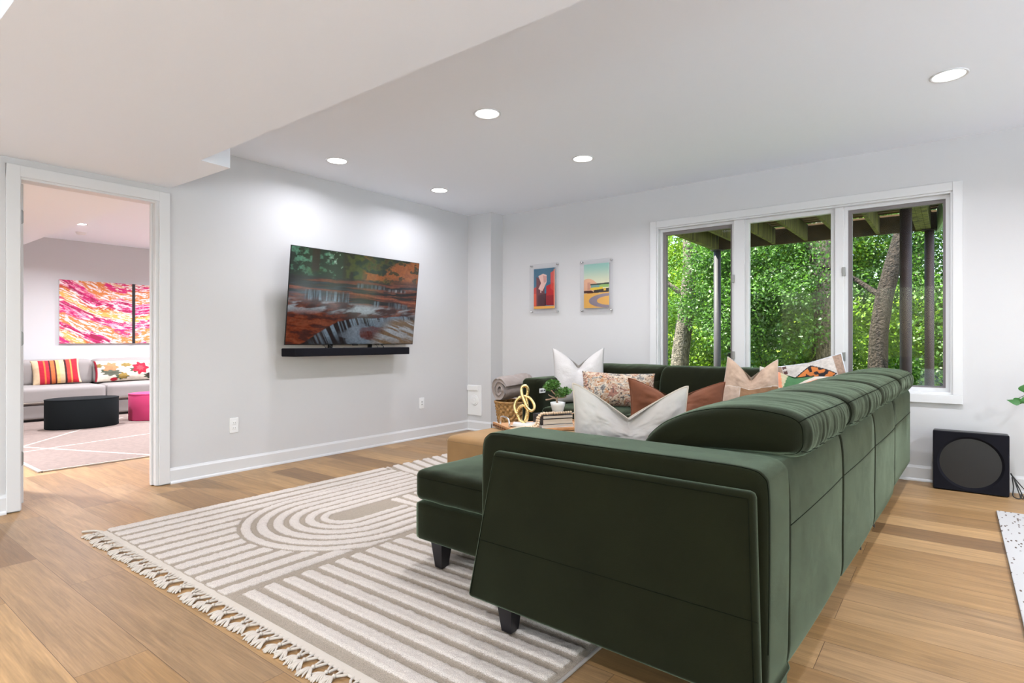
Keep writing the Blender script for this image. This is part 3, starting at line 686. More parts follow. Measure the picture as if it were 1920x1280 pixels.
# chaise
bc = softbox('chaise_base', (-2.03, 1.745, .12), (-1.41, 2.56, .298), .022, V_, sofa, n=10)
cc = softbox('chaise_cushion', (-2.032, 1.742, .300), (-1.40, 2.56, .442), .035, V_, sofa, crown=.025, wr=.003, n=22)
seam(cc, [[(-1.992, 1.7415, .41), (-1.41, 1.7415, .41)], [(-2.0325, 1.785, .41), (-2.0325, 2.50, .41)]], .0012)
# legs
def leg(x, y, z0=.016):
    bm = bmesh.new(); a, b = .034, .021
    vs = [bm.verts.new((x+sx*s, y+sy*s, z)) for z, s in ((z0, b), (.128, a)) for sx, sy in ((-1, -1), (1, -1), (1, 1), (-1, 1))]
    bm.faces.new(vs[3::-1]); bm.faces.new(vs[4:])
    for i in range(4): bm.faces.new((vs[i], vs[(i+1) % 4], vs[4+(i+1) % 4], vs[4+i]))
    bm_obj('leg', bm, M['legblk'], sofa)
for x, y, z in ((-1.290, 1.545, .016), (-1.890, 1.785, .016), (-1.89, 2.48, .016), (-.60, 2.6, 0), (-.60, 3.4, 0), (-.55, 4.85, 0), (-3.1, 4.1, .016), (-3.1, 4.9, 0), (-1.35, 3.3, .016)): leg(x, y, z)
# long side: bases, seats, backs, headrests
ys = [1.72, 2.50, 3.31, 4.09]
def hr_w(seed, amp=.006):
    def f(P, t, s):
        z = P[:, 1]; x = P[:, 0]
        back = sst(-.62, -.45, x); top = sst(.76, .80, z)
        a = (fbm(t*24+seed*3.1+.5*np.sin(s*9+t*5), z*2.0+x*1.5, 0, 3, seed)-.5)*2*amp*(.10+1.35*back*(1-.62*top))
        b = (fbm(t*7+seed+0*x, s*7, 0, 3, seed+4)-.5)*2*amp*1.1
        edge = np.exp(-((s-.0)/.03)**2)
        return a+b
    return f
HRP = [(-.935, .600), (-.925, .650), (-.86, .735), (-.76, .795), (-.64, .826), (-.54, .828), (-.455, .818), (-.408, .795), (-.396, .755), (-.405, .715), (-.44, .697), (-.55, .694), (-.70, .688), (-.84, .66), (-.88, .61)]
for i in range(3):
    y0, y1 = ys[i]+.006, ys[i+1]-.006
    softbox('seat_base', (-1.40, y0, .12), (-.62, y1, .298), .02, V_, sofa, n=6)
    softbox('seat_cushion', (-1.43, y0, .300), (-.80, y1, .455), .04, V_, sofa, crown=.02, wr=.003, n=14, seed=i)
    bk = loft('back_panel', [(XBK, .14), (XBK+.004, .30), (XBK+.006, .50), (XBK+.002, .62), (XBK-.012, .675), (XBK-.05, .690), (-.60, .692), (-.76, .680), (-.84, .62), (-.87, .50), (-.88, .40), (-.86, .30), (-.7, .13), (-.47, .122)], 1, y0, y1, V_, sofa, .018, 10, 6, bulge=.004)
    seam(bk, [[(XBK+.0062+.0040*(1-((y-(y0+y1)/2)/((y1-y0)/2))**2), y, .514) for y in np.linspace(y0+.01, y1-.01, 12)]], .0013)
    hp = HRP if i else HRP
    y0h = y0+.035 if i == 0 else y0
    hd = loft('headrest', hp, 1, y0h, y1, V_, sofa, .065, 110, 8, wr=hr_w(i+1), bulge=.008)
    hz = [.806, .80, .80][i]
    for t_ in (.03, y1-y0h-.03): ringseam(hd, t_, lambda p: p[2] > .70)
    longseam(hd, (-.41, .797), .03, y1-y0h-.03); longseam(hd, (-.41, .713), .04, y1-y0h-.04)
# corner
softbox('seat_base', (-1.40, 4.096, .12), (-.62, 4.98, .298), .02, V_, sofa, n=6)
softbox('seat_cushion', (-1.43, 4.096, .300), (-.80, 4.70, .455), .04, V_, sofa, crown=.02, n=12)
bk = softbox('back_panel', (-.86, 4.096, .13), (XBK+.003, 5.06, .69), .045, V_, sofa, n=16)
seam(bk, [catmull([(XBK+.0045, 4.11, .520), (XBK+.0045, 4.9, .520), (XBK+.004, 4.995, .520), (XBK-.014, 5.045, .520)], 6)], .0013)
hd = loft('headrest', HRP, 1, 4.10, 4.93, V_, sofa, .07, 110, 8, wr=hr_w(7), bulge=.006)
ringseam(hd, .035, lambda p: p[2] > .70); longseam(hd, (-.41, .797), .04, .79); hd.location = (0, 0, .004)
# window side
def mir(P, cy=5.06): return [(cy-(XBK-x), z) for x, z in P]    # x-profile -> y-profile
YBK = 5.06
BP = [(YBK, .14), (YBK+.002, .5), (YBK-.002, .62), (YBK-.02, .70), (YBK-.08, .715), (YBK-.22, .71), (YBK-.33, .68), (YBK-.38, .60), (YBK-.41, .45), (YBK-.38, .30), (YBK-.2, .13)]
HP2 = [(4.640, .50), (4.640, .62), (4.668, .735), (4.72, .796), (4.80, .812), (4.90, .806), (4.955, .78), (4.965, .735), (4.94, .700), (4.84, .69), (4.75, .66), (4.70, .58)]
HP3 = [(4.730, .60), (4.725, .70), (4.74, .760), (4.79, .790), (4.86, .806), (4.95, .808), (5.03, .795), (5.055, .76), (5.045, .72), (4.98, .70), (4.86, .69), (4.77, .64)]
xs = [-3.0, -2.215, -1.43]
for i in range(2):
    x0, x1 = xs[i]+.005, xs[i+1]-.005
    softbox('seat_base', (x0, 4.03, .12), (x1, 4.98, .298), .02, V_, sofa, n=6)
    softbox('seat_cushion', (x0, 4.0, .300), (x1, 4.68, .455), .04, V_, sofa, crown=.02, n=12)
    loft('back_panel', BP, 0, x0, x1, V_, sofa, .02, 10, 6)
loft('headrest', HP3, 0, -2.99, -2.215, V_, sofa, .05, 60, 8, wr=hr_w(3, .003), bulge=.004)
loft('headrest', HP2, 0, -2.205, -.93, V_, sofa, .055, 90, 8, wr=hr_w(4, .003), bulge=.003)
loft('back_panel', BP, 0, -1.43, -.86, V_, sofa, .02, 10, 6)
a2 = softbox('arm', (-3.205, 3.985, .12), (-3.006, 5.06, .70), .045, V_, sofa, n=14)
seam(a2, [[(-3.03, 3.9835, .18), (-3.03, 3.9835, .66)]], .0015)
usb = box('control_plate', (-3.0065, 4.00, .575), (-3.002, 4.085, .615), M['plastic'], sofa, .002)
boxes('button', [((-3.0025, 4.012, .586), (-3.0005, 4.028, .604)), ((-3.0025, 4.036, .586), (-3.0005, 4.050, .604)), ((-3.0025, 4.060, .588), (-3.0005, 4.074, .602))], M['black'], usb)
for y in (2.95, 3.35):
    tubes('power_cord', [(catmull([(-.455, y, .135), (-.44, y+.005, .110), (-.435, y+.02, .098), (-.44, y+.035, .110), (-.455, y+.04, .135)], 6), .0025)], M['cord'], sofa, 6)

# ------------------------------------------------------------------ rug
RX0, RX1, RY0, RY1 = -3.62, -.938, 1.105, 4.65
def rug():
    st_ = .0075
    nx = int((RX1-RX0)/st_)+1; ny = int((RY1-RY0)/st_)+1
    u, v, F = gridnp(nx, ny)
    wx = (fbm(u*180, v*240, seed=3, o=2)-.5)*.006; wy = (fbm(u*180+50, v*240, seed=8, o=2)-.5)*.006
    x = RX0+u*(RX1-RX0); y = RY0+v*(RY1-RY0); X = x+wx; Y = y+wy
    def stripes(c, per, w, off): # signed distance, negative inside the pile
        return np.abs(((c-off) % per)-per/2)-w/2
    cx, cy, per = -2.80, 2.055, .0835
    dx, dy = X-cx, Y-cy
    R = np.where(dy < 0, np.hypot(dx, dy), np.abs(dx))
    Rout = .555
    sd = np.full(len(x), .02)
    left = X < -2.285
    # long stripes next to the stadium
    s1 = stripes(X, .1036, .060, RX0+.012-.0518+.02); s1 = np.maximum(s1, .575-R)
    ring = stripes(R, per, .052, .075); ring = np.maximum(ring, R-Rout); ring = np.maximum(ring, .10-R)
    A = np.minimum(s1, ring); A = np.maximum(A, X+2.285+.008)
    # beyond: stripes along x inside the U, then quarter arcs at the rug's left edge
    lim = np.where(X < -2.86, 3.02-.35*np.clip(X+3.3, 0, 1), 2.42)
    A = np.maximum(A, Y-lim+.012)
    far = stripes(np.hypot((X+2.3)*.75, Y-5.4), .10, .062, .02) ; far = np.maximum(far, lim+.012-Y)
    A = np.minimum(A, far)
    s2 = stripes(Y, .0862, .054, 1.191-.0431); s2 = np.maximum(s2, -(X+2.262)); s2 = np.maximum(s2, X-(RX1-.028)); s2 = np.maximum(s2, 1.15-Y)
    sd = np.where(left, A, s2)
    sd = np.maximum(sd, RY0+.012-Y+0*X)
    pile = sst(.004, -.006, sd)
    fl = fbm(x*150, y*150, seed=17, o=2)-.5
    z = .0085+.0105*pile+pile*fl*.007+(1-pile)*fl*.0012
    edge = np.minimum(np.minimum(x-RX0, RX1-x), np.minimum(y-RY0, RY1-y)); z *= sst(-.004, .008, edge)*.9+.1
    o = fromnp('pile', np.stack([x, y, z], 1), F, None, None, True)
    setfloat(o, sd, 'sdf')
    m = bpy.data.materials.new('two_tone_rug_pile'); m.use_nodes = True; N = m.node_tree.nodes; Lk = m.node_tree.links; b = N['Principled BSDF']
    a = N.new('ShaderNodeAttribute'); a.attribute_name = 'sdf'
    tc = N.new('ShaderNodeTexCoord'); n = N.new('ShaderNodeTexNoise'); n.inputs['Scale'].default_value = 260; n.inputs['Detail'].default_value = 3; Lk.new(tc.outputs['Object'], n.inputs[0])
    s = N.new('ShaderNodeMath'); s.operation = 'SUBTRACT'; s.inputs[1].default_value = .5; Lk.new(n.outputs[0], s.inputs[0])
    k = N.new('ShaderNodeMath'); k.operation = 'MULTIPLY_ADD'; k.inputs[1].default_value = .010; Lk.new(s.outputs[0], k.inputs[0]); Lk.new(a.outputs['Fac'], k.inputs[2])
    r = N.new('ShaderNodeMapRange'); r.inputs[1].default_value = -.002; r.inputs[2].default_value = .002; Lk.new(k.outputs[0], r.inputs[0])
    c = N.new('ShaderNodeMix'); c.data_type = 'RGBA'; c.inputs[6].default_value = (*lin(200, 190, 181), 1); c.inputs[7].default_value = (*lin(158, 146, 132), 1); Lk.new(r.outputs[0], c.inputs[0])
    n2 = N.new('ShaderNodeTexNoise'); n2.inputs['Scale'].default_value = 420; n2.inputs['Detail'].default_value = 2; Lk.new(tc.outputs['Object'], n2.inputs[0])
    r2 = N.new('ShaderNodeMapRange'); r2.inputs[1].default_value = .3; r2.inputs[2].default_value = .7; r2.inputs[3].default_value = .70; r2.inputs[4].default_value = 1.18; Lk.new(n2.outputs[0], r2.inputs[0])
    mu = N.new('ShaderNodeMix'); mu.data_type = 'RGBA'; mu.blend_type = 'MULTIPLY'; mu.inputs[0].default_value = 1; Lk.new(c.outputs[2], mu.inputs[6]); Lk.new(r2.outputs[0], mu.inputs[7]); Lk.new(mu.outputs[2], b.inputs['Base Color'])
    b.inputs['Roughness'].default_value = .95; b.inputs['Specular IOR Level'].default_value = .1
    bp = N.new('ShaderNodeBump'); bp.inputs['Strength'].default_value = .8; bp.inputs['Distance'].default_value = .003; Lk.new(n2.outputs[0], bp.inputs['Height']); Lk.new(bp.outputs[0], b.inputs['Normal'])
    o.data.materials.append(m)
    return o
rg = empty('area_rug', (RX0, RY0, 0), label='large cream and taupe striped rug with tasselled near edge under the sofa', cat='rug')
rel(rug(), rg)
rel(box('edge_binding', (RX1-.004, RY0, .001), (RX1+.006, RY1, .010), mat('grey_rug_binding', lin(160, 152, 145), .9), bev=.003), rg)
rel(box('fringe_band', (RX0+.005, RY0-.022, .001), (RX1-.01, RY0+.014, .0095), M['cream_tassel'], bev=.004), rg)
def tassel_mesh(seed):
    r = random.Random(seed); L = []
    kx = r.uniform(-.008, .008); ky = -.058+r.uniform(-.006, .006)
    for sx in (-1, 1):
        L.append((catmull([(sx*.013, -.014, .006), (sx*.011, -.03, .009), (kx+sx*.003, ky+.006, .008)], 5), .0045))
    L.append((np.array([(kx, ky+.006, .009), (kx, ky, .010), (kx, ky-.006, .009)]), [.005, .0075, .005]))
    for i in range(22):
        a = r.uniform(-.95, .95); l = r.uniform(.030, .052)
        L.append((catmull([(kx, ky-.004, .009), (kx+math.sin(a)*l*.5, ky-.004-math.cos(a)*l*.5, .010), (kx+math.sin(a)*l+r.uniform(-.004, .004), ky-.004-math.cos(a)*l, .003)], 3), [.0032]*6+[.0012]))
    return tubes('tassel', L, M['cream_tassel'], None, 5)
tv_ = [tassel_mesh(s) for s in range(5)]
nT = 52
for i in range(nT):
    x = RX0+.02+(RX1-RX0-.05)*i/(nT-1)
    if i < 5: t = tv_[i]
    else: t = tv_[i % 5].copy(); COL.objects.link(t)
    t.parent = rg; t.location = (x-RX0, 0, 0); t.rotation_euler = (0, 0, random.uniform(-.22, .22))
# twisted corner strand
rel(tubes('corner_strand', [(catmull([(RX0+.01, RY0-.01, .008), (RX0-.04, RY0-.035, .010), (RX0-.085, RY0-.075, .006)], 5), .006)], M['cream_tassel'], None, 6), rg)

# small speckled rug on the right
def speck_mat():
    m = mat('white_speckled_rug', lin(178, 176, 174), .95, .6, 300); N = m.node_tree.nodes; Lk = m.node_tree.links; b = N['Principled BSDF']
    tc = N.new('ShaderNodeTexCoord'); mp = N.new('ShaderNodeMapping'); mp.inputs['Scale'].default_value = (52, 17, 1); mp.inputs['Rotation'].default_value = (0, 0, .5); Lk.new(tc.outputs['Object'], mp.inputs[0])
    v = N.new('ShaderNodeTexVoronoi'); v.inputs['Scale'].default_value = 1; v.inputs['Randomness'].default_value = 1; Lk.new(mp.outputs[0], v.inputs[0])
    l = N.new('ShaderNodeMath'); l.operation = 'LESS_THAN'; l.inputs[1].default_value = .25; Lk.new(v.outputs['Distance'], l.inputs[0])
    n = N.new('ShaderNodeTexNoise'); n.inputs['Scale'].default_value = 9; Lk.new(tc.outputs['Object'], n.inputs[0])
    g = N.new('ShaderNodeMath'); g.operation = 'GREATER_THAN'; g.inputs[1].default_value = .46; Lk.new(n.outputs[0], g.inputs[0])
    q = N.new('ShaderNodeMath'); q.operation = 'MULTIPLY'; Lk.new(l.outputs[0], q.inputs[0]); Lk.new(g.outputs[0], q.inputs[1])
    x = N.new('ShaderNodeMix'); x.data_type = 'RGBA'; x.inputs[6].default_value = (*lin(178, 176, 174), 1); x.inputs[7].default_value = (*lin(92, 78, 68), 1); Lk.new(q.outputs[0], x.inputs[0]); Lk.new(x.outputs[2], b.inputs['Base Color'])
    return m
tag(prism('speckled_rug', [(.196, 1.6), (1.55, 1.6), (1.55, 4.52), (.203, 4.512)], 2, .0, .012, speck_mat(), None, .003, 2), 'white rug with small dark flecks at the right edge of the floor', 'rug')

# ------------------------------------------------------------------ subwoofer
sw = empty('subwoofer', (-.116, 4.966, 0), math.radians(-.5), label='square black subwoofer leaning upright by the baseboard', cat='speaker')
SWW, SWH = .408, .408
box('cabinet', (0, .012, .004), (SWW, .118, SWH), M['black'], sw, .012, 4)
def sub_front():
    n = 72; V = []; F = []
    cx, cz, R = SWW*.50, SWH*.49, .180
    def sq(a, s): # rounded square outline point
        c, q = math.cos(a), math.sin(a); k = 1/max(abs(c), abs(q)); return cx+0*s+(SWW/2-.002)*c*k*s, SWH/2+.002+(SWH/2-.004)*q*k*s
    rings = []
    A = [2*math.pi*i/n for i in range(n)]
    rings.append([(x, .014, z) for x, z in (sq(a, 1) for a in A)])
    rings.append([(x, .001, z) for x, z in (sq(a, .985) for a in A)])
    for r, y in ((R, .001), (R-.006, .006), (R-.022, .018), (R-.03, .022), (R*.5, .026), (.0001, .027)):
        rings.append([(cx+r*math.cos(a), y, cz+r*math.sin(a)) for a in A])
    for rg_ in rings: V += rg_
    for k in range(len(rings)-1):
        for i in range(n): F.append((k*n+i, k*n+(i+1) % n, (k+1)*n+(i+1) % n, (k+1)*n+i))
    return mesh('front_baffle', V, F, M['blackfab'], sw, False)
sub_front()
tag(tubes('speaker_cord', [
    (catmull([(.300, 5.02, .155), (.315, 5.0, .12), (.335, 4.985, .05), (.345, 4.975, .008), (.325, 4.965, .006), (.308, 4.975, .02), (.312, 5.0, .07), (.306, 5.02, .13)], 8), .0035),
    (catmull([(.300, 5.03, .150), (.325, 5.02, .10), (.35, 5.01, .04), (.362, 4.99, .007), (.350, 4.98, .008), (.352, 5.0, .04)], 8), .0035),
    (catmull([(.300, 5.04, .15), (.34, 5.06, .09), (.38, 5.08, .04), (.43, 5.09, .012), (.55, 5.10, .008), (.80, 5.11, .006)], 8), .003)], M['cord'], None, 6),
    'looped black cords on the floor right of the subwoofer', 'cord')

# ------------------------------------------------------------------ pothos on a stand, mostly outside the frame
def leafV(L, Wd, n=9, cup=.15, droop=.25):
    V = []; F = []
    for i in range(n):
        t = i/(n-1); w = Wd*math.sin(math.pi*t**.62)*(1-t*.08)*.5
        if i in (0, n-1): w = .0004
        y = L*t; z = -droop*L*t*t
        V += [(-w, y, z+cup*w), (0, y, z), (w, y, z+cup*w)]
    for i in range(n-1):
        a = i*3; F += [(a, a+1, a+4, a+3), (a+1, a+2, a+5, a+4)]
    return np.array(V), F
pl = empty('pothos_plant', (.72, 4.92, 0), label='trailing heart-leaved green plant at the right edge above the cords', cat='plant')
lathe('pot', [(.0001, .56), (.07, .56), (.105, .70), (.11, .72), (.10, .72), (.09, .69), (.0001, .69)], M['whitepot'], pl, 32)
tubes('stand_leg', [([(dx, dy, 0), (dx*.7, dy*.7, .56)], .009) for dx, dy in ((-.12, -.10), (.12, -.10), (.12, .10), (-.12, .10))], M['legblk'], pl, 8)
lathe('stand_ring', [(.105, .57), (.115, .57), (.115, .55), (.0001, .55), (.0001, .56)], M['legblk'], pl, 32)
Vs = []; Fs = []; tn = []; stems = []
R_ = random.Random(5)
def addleaf(p, ang, tilt, L, Wd):
    """ang: direction the tip points, in the plane parallel to the window wall; tilt leans the blade"""
    V, F = leafV(L, Wd); d = Vector((math.cos(ang), -.25, math.sin(ang))).normalized()
    n = Vector((0, -math.cos(tilt), math.sin(tilt))); n = (n-d*n.dot(d)).normalized(); w = d.cross(n)
    mx = Matrix((w, d, n)).transposed().to_4x4(); mx.translation = p; o = len(Vs)
    Vs.extend([mx @ Vector(v) for v in V]); Fs.extend([tuple(i+o for i in f) for f in F]); tn.extend([R_.random()]*len(V))
rd = math.radians
for (x, z, yy, ang, tilt, L, Wd) in ((.335, .632, 4.84, rd(158), rd(20), .068, .038), (.330, .668, 4.86, rd(250), rd(55), .050, .050), (.350, .705, 4.86, rd(75), rd(30), .058, .062), (.372, .665, 4.85, rd(215), rd(10), .05, .045), (.385, .610, 4.86, rd(262), rd(10), .06, .045), (.42, .66, 4.85, rd(280), rd(30), .07, .06),
        (.44, .74, 4.85, rd(120), rd(40), .075, .06), (.50, .78, 4.88, rd(60), rd(40), .08, .06), (.55, .72, 4.86, rd(240), rd(30), .085, .07), (.60, .80, 4.85, rd(100), rd(50), .08, .06), (.70, .84, 4.93, rd(80), rd(40), .09, .07), (.80, .82, 4.9, rd(30), rd(40), .09, .07), (.78, .74, 4.85, rd(300), rd(20), .09, .07), (.88, .72, 4.9, rd(-20), rd(30), .08, .06)):
    p = Vector((x-.72, yy-4.92, z)); addleaf(p, ang, tilt, L, Wd)
    stems.append((catmull([(0, 0, .68), ((x-.72)*.45, (yy-4.92)*.5, max(.78, z+.07)), (p.x, p.y, p.z)], 8), .0022))
o = mesh('foliage', Vs, Fs, M['pothos'], pl, True); setfloat(o, tn, 'tone')
tubes('stem', stems, M['stem'], pl, 5)

# ------------------------------------------------------------------ tan ottoman and its things
ott = empty('ottoman', SG(-2.33, 3.13), SA, label='square tan velvet ottoman in front of the green sofa holding a wooden tray', cat='ottoman')
o = softbox('body', (-.45, -.48, .03), (.45, .48, .405), .045, M['tan'], ott, crown=.012, n=16)
tubes('seam', [(np.array([(-.43, -.4815, .37), (.43, -.4815, .37)]), .0015), (np.array([(-.4515, -.46, .37), (-.4515, .46, .37)]), .0015)], mat('tan_piping', (.20, .11, .04), .8), ott, 5)
for sx in (-.36, .36):
    for sy in (-.40, .40): lathe('foot', [(.0001, .014), (.025, .014), (.03, .05)], M['legblk'], ott, 16, (sx, sy, 0))
OZ = .418
A61 = math.radians(61)+SA
tc_ = SG(-2.46+.16*math.cos(math.radians(151))+.02, 2.95+.16*math.sin(math.radians(151)), 0)
Fp = SG(-2.405, 2.905)
ux_ = Vector((math.cos(A61), math.sin(A61), 0)); uy_ = Vector((-math.sin(A61), math.cos(A61), 0))
TL, TWd = .60, .385
def tp(a, b, z=0.0): p = Fp+ux_*a+uy_*b; return Vector((p.x, p.y, OZ+z))
tray = empty('serving_tray', tp(TL/2, TWd/2), A61, label='rustic wooden serving tray with chrome loop handles on the tan ottoman', cat='tray')
box('tray_board', (-TL/2, -TWd/2, 0), (TL/2, TWd/2, .020), M['traywood'], tray, .003)
boxes('rim', [((-TL/2, -TWd/2, 0), (-TL/2+.012, TWd/2, .030)), ((TL/2-.012, -TWd/2, 0), (TL/2, TWd/2, .030))], M['traywood'], tray)
boxes('carved_band', [((-TL/2-.002, -TWd/2+.03+i*.045, .006), (-TL/2+.001, -TWd/2+.06+i*.045, .018)) for i in range(8)], mat('dark_carving', lin(96, 60, 36), .7), tray)
for s in (-1, 1):
    tubes('handle', [(catmull([(s*(TL/2-.02), -.085, .02), (s*(TL/2-.02), -.085, .06), (s*(TL/2-.02), -.065, .082), (s*(TL/2-.02), 0, .088), (s*(TL/2-.02), .065, .082), (s*(TL/2-.02), .085, .06), (s*(TL/2-.02), .085, .02)], 6), .006)], M['chrome'], tray, 10)
TZ = .0205
# books
def book(name, lab, a0, a1, b0, b1, z0, z1, cov, group=None):
    cx, cy = (a0+a1)/2, (b0+b1)/2
    t = empty(name, tp(cx, cy, z0), A61, label=lab, cat='book', group=group); hw, hd, h = (a1-a0)/2, (b1-b0)/2, z1-z0
    box('page_block', (-hw+.003, -hd+.003, .003), (hw-.003, hd-.003, h-.003), M['paper'], t)
    boxes('cover', [((-hw, -hd, 0), (hw, hd, .003)), ((-hw, -hd, h-.003), (hw, hd, h)), ((-hw, -hd, 0), (-hw+.004, hd, h))], cov, t)
    return t
B0 = .235
b1_ = book('book', 'thin white covered book at the bottom of the stack on the tray', B0-.005, B0+.235, .035, .200, TZ, TZ+.020, M['bookwht'], 'stacked books')
b2_ = book('book', 'thick black book in the middle of the stack on the tray', B0, B0+.23, .035, .198, TZ+.0202, TZ+.060, M['bookblk'], 'stacked books')
b3_ = book('book', 'thin black covered book on top of the stack under the white pot', B0, B0+.23, .033, .200, TZ+.0604, TZ+.084, M['bookblk'], 'stacked books')
t_ = tp(.14, .125, TZ)
mg = empty('magazine_stack', t_, A61+.15, label='small open spread of cream paper sheets under the gold sculpture', cat='magazine')
for i in range(5): box('sheet', (-.075+.002*i, -.09+.004*i, .002*i), (.075-.001*i, .09-.002*i, .0016+.002*i), M['paper'], mg, mx=Matrix.Rotation(.10*i-.2, 4, 'Z'))
sc = empty('knot_sculpture', tp(.140, .135, TZ+.0105), math.radians(32), label='hammered gold looped knot sculpture on a white block', cat='sculpture')
box('base', (-.075, -.045, 0), (.075, .045, .018), M['marble'], sc, .002)
path = catmull([(.005, 0, .018), (-.035, .006, .045), (-.047, .008, .09), (-.030, .004, .132), (.004, -.006, .140), (.026, -.010, .10), (.022, -.006, .05), (.006, .0, .030),
                (.018, .008, .08), (.022, .012, .14), (.016, .014, .19), (.026, .012, .245), (.018, .008, .274), (-.002, .004, .280), (-.018, .0, .262), (-.014, -.006, .215), (.004, -.010, .17), (.022, -.012, .128),
                (.050, -.008, .105), (.070, -.002, .120), (.066, .004, .155), (.035, .010, .195), (-.010, .014, .205), (-.050, .012, .180), (-.066, .008, .135), (-.058, .004, .095), (-.046, 0, .085)], 10)
pt = tubes('knot', [(path, .0105)], M['gold'], sc, 12); pt.scale = (1, 1, .97)
# pot with little bonsai
pp = tp(B0+.145, .100, TZ+.0845)
bz = empty('potted_bonsai', pp, 0, label='small bonsai with two green leaf pads in a white pot on the books', cat='plant')
lathe('pot', [(.0001, 0), (.030, 0), (.033, .003), (.049, .058), (.053, .078), (.049, .080), (.044, .070), (.0001, .066)], M['whitepot'], bz, 36)
lathe('moss', [(.046, .070), (.03, .074), (.0001, .076)], M['soil'], bz, 24)
E0 = Vector((math.cos(TH), math.sin(TH), 0)); 
def bonsai():
    def w(a, z, b=0): return tuple(E0*a+Vector((-math.sin(TH), math.cos(TH), 0))*b+Vector((0, 0, z)))
    tubes('trunk', [(catmull([w(.0, .07), w(-.008, .10), w(.006, .125), w(.0, .15)], 5), [.007]*8+[.006]*8), (catmull([w(-.004, .10), w(-.03, .108), w(-.058, .100), w(-.085, .096)], 5), .0055),
        (catmull([w(0, .12), w(-.03, .145), w(-.05, .17)], 5), .005), (catmull([w(.0, .11), w(.035, .112), w(.06, .118)], 5), .0045), (catmull([w(-.02, .112), w(-.055, .125), (w(-.065, .135))], 5), .004)], M['branch'], bz, 6)
    for ctr, rad, num in (((-.035, .205, 0), (.055, .034, .045), 420), ((-.065, .185, .01), (.04, .03, .04), 260), ((.045, .158, 0), (.055, .030, .045), 420), ((.022, .140, .0), (.045, .026, .04), 260)):
        V = []; F = []
        r = np.random.default_rng(int(abs(ctr[0])*1e4))
        for i in range(num):
            d = r.normal(size=3); d /= np.linalg.norm(d); q = r.random()**.3
            c = Vector(w(ctr[0]+d[0]*rad[0]*q, ctr[1]+d[2]*rad[1]*q, ctr[2]+d[1]*rad[2]*q)); a = Vector(r.normal(size=3)).normalized()*.009; b = Vector(r.normal(size=3)).normalized()*.005
            k = len(V); V += [c-a, c+b, c+a, c-b]; F.append((k, k+1, k+2, k+3))
        mesh('leaf_pad', V, F, M['foliage_s'], bz)
bonsai()
# bead garland draped from the book top down on to the tray
gp = [tp(B0+.225, .06, TZ+.096), tp(B0+.16, .055, TZ+.096), tp(B0+.10, .045, TZ+.097), tp(B0+.05, .055, TZ+.097), tp(B0+.012, .075, TZ+.094), tp(B0-.018, .075, TZ+.070), tp(B0-.028, .07, TZ+.045), tp(B0-.045, .06, TZ+.022), tp(B0-.075, .05, TZ+.012), tp(B0-.12, .045, TZ+.0105), tp(B0-.16, .035, TZ+.0105)]
gp2 = [tp(B0+.10, .07, TZ+.097), tp(B0+.04, .035, TZ+.097), tp(B0+.005, .050, TZ+.095), tp(B0-.022, .045, TZ+.075), tp(B0-.030, .035, TZ+.045), tp(B0-.045, .020, TZ+.020), tp(B0-.085, .010, TZ+.0105), tp(B0-.13, .012, TZ+.0105), tp(B0-.165, .028, TZ+.0105)]
gar = empty('bead_garland', tp(B0, .04, TZ), 0, label='string of round natural wooden beads with tassel draped over the books', cat='beads')
bmv = bmesh.new(); bmesh.ops.create_icosphere(bmv, subdivisions=2, radius=.0098); mb = bpy.data.meshes.new('bead'); bmv.to_mesh(mb); bmv.free()
mb.materials.append(M['bead']); mb.polygons.foreach_set('use_smooth', [True]*len(mb.polygons))
for g in (gp, gp2):
    c = catmull([tuple(p) for p in g], 24); d = np.concatenate([[0], np.cumsum(np.linalg.norm(np.diff(c, axis=0), axis=1))]); k = int(d[-1]/.0188)
    for i in range(k+1):
        s = i*.0188; q = [np.interp(s, d, c[:, a]) for a in range(3)]
        b_ = bpy.data.objects.new('bead', mb); COL.objects.link(b_); b_.parent = gar; b_.location = Vector(q)-Vector(gar.location)
e_ = tp(B0-.17, .030, TZ+.006)
tl = []
for i in range(22):
    a = A61+math.pi-.35+random.uniform(-.35, .45); l = random.uniform(.05, .075)
    tl.append((np.array([e_, e_+Vector((math.cos(a), math.sin(a), 0))*l*.5+Vector((0, 0, .006)), e_+Vector((math.cos(a), math.sin(a), 0))*l+Vector((0, 0, -.003))])-np.array(gar.location), .0018))
tubes('tassel', tl, M['jute'], gar, 4)

# basket with rolled blanket
bk_ = empty('wicker_basket', (-3.40, 4.44, 0), 0, label='tapered woven rattan basket standing left of the sofa arm', cat='basket')
def basket():
    n, k = 240, 120; V = []; F = []
    for i in range(k):
        t = i/(k-1); z = .004+t*.436; r = .105+.075*t**.8
        for j in range(n):
            a = 2*math.pi*j/n
            w = .009*math.sin(a*20+(math.pi if int(t*15) % 2 else 0)+1.5*t)*abs(math.sin(t*15*math.pi))**.6
            V.append(((r+w)*math.cos(a), (r+w)*math.sin(a), z))
    for i in range(k-1):
        for j in range(n): F.append((i*n+j, i*n+(j+1) % n, (i+1)*n+(j+1) % n, (i+1)*n+j))
    F.append(tuple(range(n))[::-1])
    o = mesh('weave', V, F, M['rattan'], bk_, True); return o
basket()
tubes('rim', [([(.182*math.cos(a), .182*math.sin(a), .442) for a in np.linspace(0, 2*math.pi, 48, endpoint=False)], .010)], M['rattan'], bk_, 8, True)
